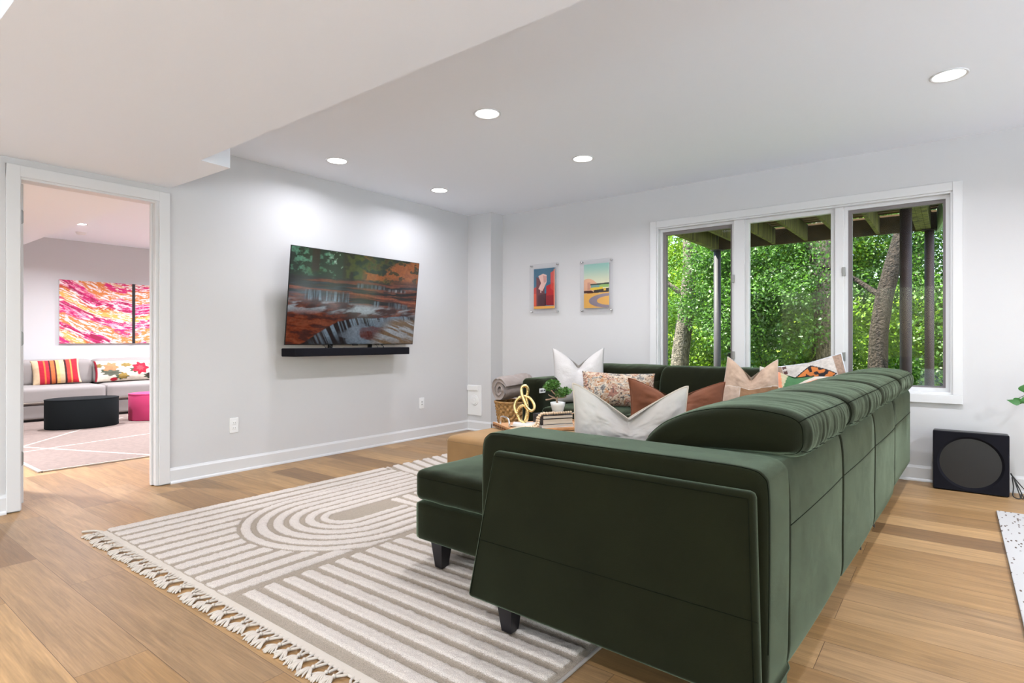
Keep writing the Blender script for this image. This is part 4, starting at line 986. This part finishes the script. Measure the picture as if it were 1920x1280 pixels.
def blanket():
    # thick spiral roll; roll axis points to the lower left of the view
    V = []; F = []
    turns = 2.1; n = 150; T = .042
    pts = []
    for i in range(n):
        t = i/(n-1); a = t*turns*2*math.pi+2.2; r = .016+t*(.112-.016)
        pts.append((r*math.cos(a)*1.0, r*math.sin(a)*1.0, a))
    P = np.array([(p[0], p[1]) for p in pts]); Tn = np.gradient(P, axis=0); Tn /= np.linalg.norm(Tn, axis=1)[:, None]; Nn = np.stack([Tn[:, 1], -Tn[:, 0]], 1)
    th = T/2*np.minimum(1, np.minimum(np.linspace(0, 1, n)*14, (1-np.linspace(0, 1, n))*14)+.15)
    A = P+Nn*th[:, None]; B = P-Nn*th[:, None]; prof = np.concatenate([A, B[::-1]]); k = len(prof)
    ts = np.linspace(-1, 1, 34); L = .19
    for t in ts:
        sh = 1-.10*max(0, abs(t)-.75)/.25
        nz = (fbm(prof[:, 0]*16+t*2.0, prof[:, 1]*16, t*3, 3, 77)-.5)*.022
        e = prof/(np.linalg.norm(prof, axis=1)[:, None]+1e-6)
        q = prof*sh+e*nz[:, None]
        rowoff = (fbm(prof[:, 0]*20, prof[:, 1]*20, 0, 2, 5)-.5)*.02
        for j, p in enumerate(q): V.append((t*L+rowoff[j], p[0], p[1]))
    for i in range(len(ts)-1):
        for j in range(k): F.append((i*k+j, i*k+(j+1) % k, (i+1)*k+(j+1) % k, (i+1)*k+j))
    # end caps as quad strips across the sheet thickness
    for base in (0, (len(ts)-1)*k):
        for j in range(n-1): F.append((base+j, base+j+1, base+k-2-j, base+k-1-j))
    bl = mesh('rolled_blanket', V, F, M['blanket'], None, True)
    return bl
bl = blanket(); bl.location = (-3.42, 4.46, .575); bl.rotation_euler = (0, math.radians(-4), math.radians(80))
tag(bl, 'thick grey fleece blanket rolled up in the woven basket', 'blanket')

# ------------------------------------------------------------------ pillows
def pillow(name, label, w, h, t, loc, yaw, lean, roll=0, chop=0, ear=.10, m=None, painter=None, pipe=None, wr=.006, seed=0, n=56, taper=0, cw=.30, cat='pillow'):
    u, v, F = gridnp(n, n); U = u*2-1; Vv = v*2-1
    root = empty(name, loc, 0, label=label, cat=cat); root.rotation_euler = (-lean, roll, yaw)
    Vs_ = []; cols = []
    for s in (-1, 1):
        e = (1-U**2)*(1-Vv**2)
        prof = (np.clip(1-np.abs(U)**2.6, 0, 1)*np.clip(1-np.abs(Vv)**2.6, 0, 1))**.62
        x = U*w/2*(1-ear*(1-Vv**2)*np.abs(U)**3); z = Vv*h/2*(1-ear*(1-U**2)*np.abs(Vv)**3)
        y = s*t/2*prof
        top = sst(-.5, 1, Vv)
        ch = np.exp(-(U/cw)**2)*top
        x = x*(1-taper*(Vv+1)/2)
        z = z-chop*h*(np.sqrt((1-np.abs(U))**2+.004)**1.25-.03)*top**1.5
        if s < 0: y = y+ch*min(1, chop*4)*t*.42
        wn = (fbm(U*3.2+seed, Vv*3.2, s*3, 4, seed)-.5)*2*wr*2.2*e**.4
        rad = np.exp(-((np.abs(U)-np.abs(Vv))**2)/.02)*np.sin((np.abs(U)+np.abs(Vv))*9+seed)*wr*.5*e**.5
        y = y+s*(wn+rad)
        Vs_.append(np.stack([x, y, z+h/2], 1))
        cols.append(painter(u, 1-v, s)*.80 if painter else None)
    V = np.concatenate(Vs_); nn = len(u); F2 = np.concatenate([F, (F[:, ::-1]+nn)])
    o = fromnp('cover', V, F2, m, root, True)
    bm = bmesh.new(); bm.from_mesh(o.data); 
    if painter is not None:
        C = np.concatenate(cols)
        setcol(o, C)
    bm.free()
    bm = bmesh.new(); bm.from_mesh(o.data); bmesh.ops.remove_doubles(bm, verts=bm.verts, dist=1e-5); bmesh.ops.recalc_face_normals(bm, faces=bm.faces); bm.to_mesh(o.data); bm.free()
    o.data.polygons.foreach_set('use_smooth', [True]*len(o.data.polygons))
    if pipe is not None:
        idx = [i for i in range(n)]+[n-1+i*n for i in range(1, n)]+[n*n-1-i for i in range(1, n)]+[(n-1-i)*n for i in range(1, n-1)]
        P = Vs_[0][idx]; tubes('piping', [(P[::1], .0038)], pipe, root, 6, True)
    return root
def back_to(px):      # yaw that turns a pillow's front to the viewer's side along the ray of picture column px
    return TH-math.atan((px-960)/1075.0)
def D(px, py, d):     # used for looking up numbers only
    pass
def P2(x, y, z): return (x, y, z)
pillow('throw_pillow', 'large white boucle pillow standing in the left sofa corner', .48, .52, .17, (-2.69, 4.50, .462), math.radians(37), math.radians(14), 0, .30, .06, M['boucle'], wr=.004, seed=1, cw=.22)
def paisley(u, v, s):
    a = fbm(u*9+4*vn(u*6, v*3, seed=2), v*5+3*vn(u*5, v*4, seed=9), seed=3, o=4); b = vn(u*60, v*30, seed=5); c = vn(u*26+9, v*13, seed=6)
    C = np.tile(np.array(lin(186, 158, 134)), (len(u), 1))
    C[c > .62] = lin(176, 124, 84); C[(a > .58)] = lin(158, 112, 96); C[(a < .42)] = lin(188, 176, 160); C[(a < .36)] = lin(120, 118, 116)
    r = .5+.5*np.sin(a*70); C[(r > .82)] = lin(206, 190, 168); C[(b > .80)] = lin(86, 74, 70); C[(b < .15)] = lin(214, 200, 182)
    return C
pillow('lumbar_pillow', 'long paisley patterned lumbar pillow in front of the white boucle pillow', .62, .30, .15, (-2.235, 4.37, .474), math.radians(34), math.radians(16), math.radians(2), .02, .05, M['patt'], paisley, wr=.003, seed=2, n=90)
pillow('throw_pillow', 'rust brown suede pillow between the paisley and cream pillows', .54, .36, .15, (-1.235, 3.11, .452), math.radians(31), math.radians(10), math.radians(2), .26, .08, M['suede'], wr=.006, seed=3, pipe=mat('rust_piping', lin(112, 60, 34), .8), cw=.30)
pillow('throw_pillow', 'cream cotton piped pillow leaning in the nearest sofa corner', .45, .405, .15, (-1.01, 2.06, .452), math.radians(31), math.radians(4), math.radians(1), .32, .06, M['whitefab'], wr=.012, seed=4, pipe=mat('cream_piping', lin(196, 184, 170), .9), cw=.40, n=80)
def hide(u, v, s):
    n_ = fbm(u*9, v*9, seed=8); C = np.tile(np.array(lin(196, 168, 146)), (len(u), 1))*(.85+.3*n_)[:, None]
    yy = v+.06*(u-.5)
    C[(yy > .42) & (u > .34)] = (np.array(lin(158, 118, 84))[None]*(.8+.4*n_)[:, None])[(yy > .42) & (u > .34)]
    C[(yy > .42) & (u <= .34)] = (np.array(lin(204, 178, 158))[None]*(.85+.3*n_)[:, None])[(yy > .42) & (u <= .34)]
    C[(np.abs(yy-.42) < .006) | ((np.abs(u-.34) < .006) & (yy > .42))] = lin(226, 210, 196)
    if s > 0: C[:] = lin(226, 218, 210)
    return C
pillow('throw_pillow', 'beige and brown cowhide patchwork pillow standing before the window', .45, .47, .14, (-1.10, 4.04, .455), math.radians(13), math.radians(12), math.radians(3), .26, .08, M['patt'], hide, wr=.005, seed=5, cw=.26, n=90, taper=.28)
def geo(u, v, s):
    C = np.tile(np.array(lin(206, 196, 182)), (len(u), 1))
    for c, p in [(lin(222, 146, 108), [(.0, .30), (.30, .02), (.36, .50)]), (lin(196, 186, 150), [(.30, .02), (.42, 0), (.36, .5)]), (lin(70, 118, 72), [(.42, 0), (.80, .0), (.36, .52)]),
                 (lin(216, 208, 196), [(.80, 0), (1, 0), (1, .3)]), (lin(32, 42, 66), [(0, .40), (.36, .52), (.95, .62), (.60, .80), (0, .55)]), (lin(228, 140, 104), [(.36, .5), (.80, .12), (1, .30), (1, .45), (.7, .56)]),
                 (lin(204, 150, 88), [(0, .66), (.4, .85), (.3, 1), (0, 1)]), (lin(80, 120, 80), [(.8, .12), (1, .05), (1, .3)]), (lin(196, 196, 180), [(0, .55), (.6, .80), (.4, .86), (0, .66)])]:
        C[inpoly(u, v, p)] = c
    return C
pillow('throw_pillow', 'multicoloured triangle patterned pillow right of the cowhide pillow', .47, .42, .13, (-.89, 4.24, .485), math.radians(13), math.radians(38), math.radians(8), .10, .06, M['patt'], geo, wr=.003, seed=6, n=90)
def boho(u, v, s):
    if s > 0: return np.tile(np.array(lin(206, 212, 218)), (len(u), 1))
    n_ = vn(u*50, v*50, seed=4); C = np.tile(np.array(lin(206, 198, 190)), (len(u), 1))*(.85+.25*n_)[:, None]
    d = np.abs(u-.52)*1.3+np.abs(v-.36)*1.7
    k = vn(u*14, v*18, seed=11)
    C[(d < .40) & (k > .42)] = lin(206, 120, 54); C[(d < .40) & (k <= .42)] = lin(30, 24, 28); C[(d > .40) & (d < .44)] = lin(40, 30, 32)
    w_ = v-.72-.05*np.sin(u*7); C[(np.abs(w_) < .022)] = lin(150, 82, 52); C[(np.abs(w_-.045) < .012)] = lin(44, 30, 30); C[(np.abs(w_-.10) < .03) & (k > .5)] = lin(170, 96, 70)
    C[(np.abs(u-.14) < .03) & (k > .4)] = lin(90, 60, 56)
    e = (u > .86) | (u < .1); C[e] = (np.array(lin(160, 134, 116))[None]*(.75+.5*n_)[:, None])[e]
    return C
pillow('throw_pillow', 'tufted white pillow with black and orange motif in the far sofa corner', .46, .46, .16, (-.735, 4.62, .475), math.radians(12), math.radians(24), math.radians(-14), .02, .05, M['patt'], boho, wr=.004, seed=7, n=100, pipe=mat('pale_blue_edge', lin(206, 212, 220), .7))

# ------------------------------------------------------------------ next room
fs = empty('grey_sofa', (-10.0, 2.9, 0), 0, label='long light grey sofa along the far wall of the next room', cat='sofa')
G_ = M['greyfab']
def gy(y): return y-2.9
softbox('base', (.03, gy(1.0), .04), (.86, gy(5.2), .225), .03, G_, fs, n=10)
for y0, y1 in ((1.0, 2.808), (2.814, 5.2)):
    c_ = softbox('seat_cushion', (.06, gy(y0), .228), (.90, gy(y1), .44), .045, G_, fs, crown=.015, n=14, wr=.002)
    tubes('seam', [(np.array([(.9015, gy(y0)+.04, .255), (.9015, gy(y1)-.04, .255)]), .0018)], M['paper'], c_, 5)
for y0, y1, dz in ((1.0, 1.95, 0), (1.955, 2.79, .0), (2.80, 4.0, -.0), (4.01, 5.2, 0)):
    b_ = softbox('back_cushion', (.20, gy(y0), .43), (.43, gy(y1), .775+dz), .06, G_, fs, crown=.01, n=14, wr=.004, crown_sides=.02)
    b_.rotation_euler = (0, 0, 0)
softbox('backrest', (.0, gy(1.0), .05), (.20, gy(5.2), .72), .05, G_, fs, n=8)
boxes('plinth', [((.06, gy(1.05), .0), (.80, gy(5.15), .045))], M['black'], fs)
def strip(u, v, s):
    C = np.tile(np.array(lin(222, 196, 160)), (len(u), 1))
    bands = [(.14, .24, (190, 24, 52)), (.24, .27, (230, 120, 60)), (.27, .34, (206, 34, 56)), (.34, .38, (72, 24, 30)), (.38, .46, (214, 112, 60)), (.46, .49, (90, 30, 30)), (.49, .56, (236, 190, 120)), (.56, .66, (222, 190, 150)), (.66, .70, (60, 24, 26)), (.70, .78, (214, 60, 50)), (.78, .82, (232, 150, 80)), (.82, .95, (196, 26, 46))]
    for a, b, c in bands: C[(u >= a) & (u < b)] = lin(*c)
    return C
pillow('striped_pillow', 'red orange and tan striped pillow on the grey sofa in the next room', .52, .34, .14, (-9.46, 2.36, .455), math.radians(84), math.radians(16), math.radians(-3), .0, .06, M['patt'], strip, seed=9, wr=.003, n=90)
def floral(u, v, s):
    C = np.tile(np.array(lin(226, 214, 198)), (len(u), 1))
    def bl(cx, cy, rx, ry, c, pet=0):
        a = np.arctan2((v-cy)/ry, (u-cx)/rx); d = np.hypot((u-cx)/rx, (v-cy)/ry)/(1+.18*np.cos(a*7)*pet); C[d < 1] = lin(*c)
    for i in range(6):
        cx = .08+i*.16; cy = .35+.3*(i % 2)
        bl(cx+.05, cy+.16, .07, .12, (70, 84, 62), 1); bl(cx-.06, cy-.10, .06, .10, (146, 122, 66), 1)
    bl(.17, .36, .075, .24, (206, 138, 96), 1); bl(.18, .62, .10, .13, (96, 100, 84), 1); bl(.50, .42, .085, .28, (176, 24, 52), 1); bl(.50, .42, .04, .12, (206, 70, 80), 1)
    bl(.30, .78, .05, .14, (156, 128, 60), 1); bl(.62, .78, .05, .12, (60, 40, 36), 1); bl(.20, .92, .04, .08, (186, 30, 50)); bl(.70, .3, .06, .2, (90, 110, 84), 1); bl(.85, .5, .08, .26, (200, 60, 60), 1)
    e = (u < .025); C[e] = lin(150, 24, 44)
    return C
pillow('floral_pillow', 'long floral embroidered pillow on the grey sofa in the next room', 1.10, .30, .16, (-9.46, 3.33, .455), math.radians(88), math.radians(14), 0, .0, .03, M['patt'], floral, seed=10, wr=.003, n=110)
def oval(name, label, x, y, rx, ry, h, yaw, m):
    t = empty(name, (x, y, 0), yaw, label=label, cat='ottoman')
    lathe('body', [(.0001, .013), (rx-.008, .013), (rx, .02), (rx, h-.012), (rx-.005, h-.003), (rx-.014, h), (.0001, h+.004)], m, t, 64, (0, 0, 0), ry/rx)
    tubes('seam', [([((rx+.001)*math.cos(a), (ry+.001)*math.sin(a), h-.006) for a in np.linspace(0, 2*math.pi, 64, endpoint=False)], .003)], m, t, 6, True)
oval('black_ottoman', 'black oval felt ottoman in the next room', -8.22, 2.29, .36, .25, .355, math.radians(83), M['blkfelt'])
oval('pink_ottoman', 'pink oval felt ottoman partly hidden by the door frame', -8.32, 3.20, .385, .26, .355, math.radians(83), M['pinkfelt'])
def farrug():
    u, v, F = gridnp(260, 260); x = -9.2+u*(3.54); y = 1.31+v*3.6
    C = np.tile(np.array(lin(128, 112, 104)), (len(u), 1))*(.93+.12*vn(x*120, y*40, seed=3))[:, None]
    def line(p, q, w=.010):
        p = np.array(p); q = np.array(q); d = q-p; L = np.hypot(*d); s = ((x-p[0])*d[0]+(y-p[1])*d[1])/L/L; dist = np.abs((x-p[0])*d[1]-(y-p[1])*d[0])/L
        k = (dist < w+.003*vn(x*60, y*60)) & (s > 0) & (s < 1); C[k] = lin(190, 176, 166)
    line((-7.60, 1.28), (-5.66, 2.11), .012); line((-6.74, 1.31), (-7.25, 3.6), .009); line((-7.12, 1.5), (-8.8, 2.9), .009)
    o = fromnp('field', np.stack([x, y, .011+0*x+.001*vn(x*90, y*90)], 1), F, M['patt'], None, True); setcol(o, C); return o
fr = empty('blush_rug', (-7.4, 3.1, 0), 0, label='flat blush pink rug with white lines on the next room floor', cat='rug')
rel(farrug(), fr)
rel(boxes('binding', [((-5.665, 1.305, .001), (-5.65, 4.92, .012)), ((-9.2, 1.285, .001), (-5.65, 1.313, .013))], M['cream_tassel']), fr)
def abstract(u, v):
    x = u*2.6; y = v*1.5+.20*np.sin(u*5.0+2.6)
    wx = fbm(x*1.8, y*2.2, seed=3)-.5; wy = fbm(x*1.8+7, y*2.2, seed=4)-.5
    fine = fbm(x*5+wy*5, y*34-x*7+wx*8, seed=8, o=5); fine2 = fbm(x*14+wx*4, y*60-x*9, seed=18, o=4)
    q = y*2.5-x*.45+wx*1.9+.30*(fine-.5)
    C = np.tile(np.array(lin(232, 224, 224)), (len(u), 1))
    def mi(c, a): a = np.clip(a, 0, 1)[:, None]; C[:] = C*(1-a)+np.array(lin(*c))*a
    def band(c, w, k=.5): return sst(w, w*k, np.abs(q-c+.25*wy))
    holes = sst(.66, .56, fine2)*sst(.30, .38, fine)
    for c0 in (-1.4, 1.15, 3.7): mi((222, 172, 88), band(c0, .62, .6)*holes)
    for c0 in (-.5, 2.45, 4.5): mi((212, 126, 62), band(c0, .60, .6)*holes)
    for c0 in (.72, 3.3): mi((192, 80, 40), band(c0, .42)*sst(.40, .52, fine)*holes)
    for c0, w in ((-.95, .3), (.30, .44), (1.80, .46), (3.15, .38), (4.2, .34)): mi((206, 24, 110), band(c0, w, .6)*sst(.34, .46, fine)*holes)
    mi((150, 12, 66), (band(.38, .3)+band(1.78, .3)+band(3.1, .2))*sst(.54, .62, fine)); mi((236, 110, 160), (band(.2, .4)+band(2.0, .4))*sst(.60, .66, fine2)*.7)
    return C
pt_ = empty('abstract_painting', (FXL, 3.35, 1.45), math.pi/2, label='large pink orange and white abstract canvas in the next room', cat='painting')
u, v, F = gridnp(300, 170)
PW0, PW1 = 2.525-3.35, .95
box('canvas', (PW0, -.030, -.455), (PW1, -.002, .455), M['bookwht'], pt_)
o = fromnp('painted_face', np.stack([PW0+u*(PW1-PW0), -.0305+0*u, .455-v*.91], 1), F[:, ::-1], M['canvas'], pt_, False); setcol(o, abstract(u, v))
box('black_bar', (.085, -.036, -.457), (.125, -.028, .457), M['black'], pt_)

# ------------------------------------------------------------------ outside: deck, posts, woods
tag(box('lawn', (-60, YB+.16, -1.2), (50, 80, -1.0), M['ground']), 'forest floor beyond the deck', 'ground', kind='structure')
dk = empty('timber_deck', (-1.5, 7.0, 2.4), label='mossy timber deck overhead outside the window', cat='deck')
ZD = 2.41
def dpart(name, lo, hi, m): return rel(box(name, lo, hi, M[m]), dk)
dpart('rim_beam', (-2.86, 8.80, ZD), (-.16, 8.84, ZD+.24), 'deckdark')
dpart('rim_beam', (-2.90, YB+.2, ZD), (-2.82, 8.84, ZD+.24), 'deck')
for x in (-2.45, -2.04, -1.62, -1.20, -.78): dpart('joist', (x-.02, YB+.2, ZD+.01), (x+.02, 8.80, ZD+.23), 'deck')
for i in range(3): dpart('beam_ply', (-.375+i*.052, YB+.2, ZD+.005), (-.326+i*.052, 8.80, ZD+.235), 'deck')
bm = bmesh.new()
pts = catmull([(-.16, YB+.2), (-.10, 6.8), (-.08, 7.8), (-.17, 8.86)], 8)
k_ = []
for x, y in pts: k_.append([bm.verts.new((x, y, ZD-.03)), bm.verts.new((x, y, ZD+.26)), bm.verts.new((x+.035, y, ZD+.26)), bm.verts.new((x+.035, y, ZD-.03))])
for a, b in zip(k_, k_[1:]):
    for i in range(4): bm.faces.new((a[i], a[(i+1) % 4], b[(i+1) % 4], b[i]))
bm.faces.new(k_[0]); bm.faces.new(k_[-1][::-1])
rel(bm_obj('fascia', bm, M['rim']), dk)
bm = bmesh.new(); y = YB+.2
while y < 8.75:
    add_box(bm, (-2.9, y, ZD+.245), (-.12, min(y+.135, 8.84), ZD+.28)); y += .148
rel(bm_obj('deck_boards', bm, M['deckdark']), dk)
def post(x, y, r, ztop, m, label):
    t = empty('steel_post', (x, y, -1.0), label=label, cat='post')
    lathe('shaft', [(.0001, 0), (r, 0), (r, ztop+1.0-.012), (.0001, ztop+1.0-.012)], M[m], t, 24)
    box('cap_plate', (-r*1.5, -r*1.5, ztop+1.0-.012), (r*1.5, r*1.5, ztop+1.0-.001), M[m], t)
post(-2.84, 8.79, .052, ZD, 'postB', 'grey steel post at the left end of the deck')
post(-.238, 8.78, .050, ZD, 'postA', 'reddish brown steel post at the far right deck corner')
post(-.382, 7.0, .052, ZD, 'postA', 'dark steel post nearest the window')

def leaves(C, n_per, rad, size, r, flat=.55):
    """C (k,3) cluster centres -> quads"""
    k = len(C); c = np.repeat(C, n_per, 0)
    d = r.normal(size=(len(c), 3)); d /= np.linalg.norm(d, axis=1)[:, None]; q = r.random((len(c), 1))**.45
    c = c+d*q*np.array([rad, rad, rad*flat])
    n = r.normal(size=(len(c), 3))*[.7, .7, .6]+[0, -.25, .75]; n /= np.linalg.norm(n, axis=1)[:, None]
    t = np.cross(n, r.normal(size=(len(c), 3))); t /= np.linalg.norm(t, axis=1)[:, None]; b = np.cross(n, t)
    s = size*(.6+.8*r.random((len(c), 1)))
    dr = n*s*.18
    V = np.stack([c-t*s, c-b*s*.55+dr, c+t*s-dr*.6, c+b*s*.55+dr], 1).reshape(-1, 3)
    F = np.arange(len(V)).reshape(-1, 4)
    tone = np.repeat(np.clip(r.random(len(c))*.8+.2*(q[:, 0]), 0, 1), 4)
    return V, F, tone
def tree(label, x, y, r0, h, lean=(0, 0), crown=None, ncl=70, npl=150, size=.05, m='leafA', bark='bark', seed=1, group='trees behind the window', name='tree', crad=.55, branches=5):
    r = np.random.default_rng(seed); t = empty(name, (x, y, -1.0), 0, label=label, cat='tree', group=group)
    zs_ = np.linspace(0, h, 14); P = np.stack([lean[0]*zs_+.12*np.sin(zs_*1.3+seed), lean[1]*zs_+.08*np.sin(zs_*.9+seed*2), zs_], 1)
    L = [(P, r0*(1-.55*zs_/h)*(1+.35*np.exp(-zs_/.4)))]
    for i in range(branches):
        k = int(r.integers(5, 12)); a = r.uniform(0, 2*math.pi); l = r.uniform(1.0, 2.2); p = P[k]
        L.append((catmull([p, p+np.array([math.cos(a)*l*.5, math.sin(a)*l*.5, .35*l]), p+np.array([math.cos(a)*l, math.sin(a)*l, .45*l])], 5), np.linspace(r0*.32, r0*.08, 11)))
    tubes('trunk', L, M[bark], t, 12)
    (cx, cy, cz), (ax, ay, az) = crown
    d = r.normal(size=(ncl, 3)); d /= np.linalg.norm(d, axis=1)[:, None]; q = r.random((ncl, 1))**.4
    C = np.array([cx-x, cy-y, cz+1.0])+d*q*np.array([ax, ay, az])
    V, F, tone = leaves(C, npl, crad, size, r)
    o = fromnp('foliage', V, F, M[m], t, False); setfloat(o, tone, 'tone')
    return t
tree('pale mottled trunk tree seen through the left pane', -4.30, 11.2, .20, 7.5, (.01, 0), ((-4.6, 12.2, 2.6), (1.9, .8, 1.9)), 100, 300, .030, 'leafA', 'bark', 3)
tree('slim dark trunk tree seen right of the grey deck post', -3.5, 11.9, .12, 7, (-.02, 0), ((-3.2, 12.0, 2.9), (1.5, .9, 1.5)), 75, 270, .030, 'leafA', 'barkdark', 4)
tree('broad leafy tree filling the middle pane', -2.2, 12.6, .20, 7, (.03, 0), ((-2.9, 10.8, 2.0), (1.15, .8, 1.45)), 110, 320, .030, 'leafB', 'barkdark', 5)
tree('twin grey trunk tree at the right side of the middle pane', -1.93, 11.4, .24, 7.5, (.045, 0), ((-1.9, 12.6, 3.2), (1.6, .9, 1.2)), 75, 260, .031, 'leafA', 'bark', 6)
tree('big dark leaning tree seen through the right pane', -1.02, 10.6, .155, 7.0, (.10, 0), ((-.9, 12.3, 2.7), (1.7, .8, 1.4)), 65, 260, .031, 'leafB', 'barkdark', 8)
tree('dense leafy tree at the right edge of the right pane', .9, 11.5, .18, 7, (-.02, 0), ((.55, 11.2, 2.2), (1.1, .9, 2.1)), 90, 270, .032, 'leafB', 'barkdark', 9)
# bushes low in front
def bush(label, x, y, z, ax, ay, az, ncl, npl, size, m, seed):
    r = np.random.default_rng(seed); t = empty('bush', (x, y, -1.0), 0, label=label, cat='bush', group='bushes under the trees')
    d = r.normal(size=(ncl, 3)); d /= np.linalg.norm(d, axis=1)[:, None]; q = r.random((ncl, 1))**.4
    C = np.array([0, 0, z+1.0])+d*q*np.array([ax, ay, az]); V, F, tone = leaves(C, npl, .4, size, r)
    o = fromnp('foliage', V, F, M[m], t, False); setfloat(o, tone, 'tone')
    tubes('stem', [([(0, 0, 0), (c[0]*.5, c[1]*.5, c[2]*.5), tuple(c)], .02) for c in C[:10]], M['barkdark'], t, 6)
bush('bright low bush under the left pane trees', -5.0, 12.2, .3, 1.9, .8, 1.0, 60, 230, .035, 'leafA', 21)
bush('bright low bush behind the middle pane trunk', -2.9, 12.9, .3, 1.9, .8, 1.2, 65, 230, .035, 'leafA', 22)
bush('bright low bush behind the leaning tree', -.9, 13.2, .5, 2.0, .8, 1.5, 75, 230, .036, 'leafA', 23)
bush('low bush behind the two brown posts', .6, 11.8, .0, 1.4, .7, 1.1, 45, 230, .036, 'leafB', 24)
# distant woods
r = np.random.default_rng(31)
for i, (x, y, w) in enumerate(((-12.5, 20, 3.4), (-9.0, 21.5, 3.2), (-6.4, 20, 3.0), (-3.6, 22, 3.2), (-.8, 20.5, 2.8), (2.4, 22, 3.2), (5.0, 20, 3.0))):
    h = [5.4, 5.8, 5.2, 5.6, 3.2, 4.4, 5.6][i]
    tree('distant tree closing the view behind the nearer trees', x, y, .22, 8, (0, 0), ((x, y, h*.5-.6), (w*.75, 1.2, h*.62)), 75, 110, .11, 'leafB' if i % 2 else 'leafA', 'barkdark', 40+i, group='distant trees', crad=.8, branches=2)
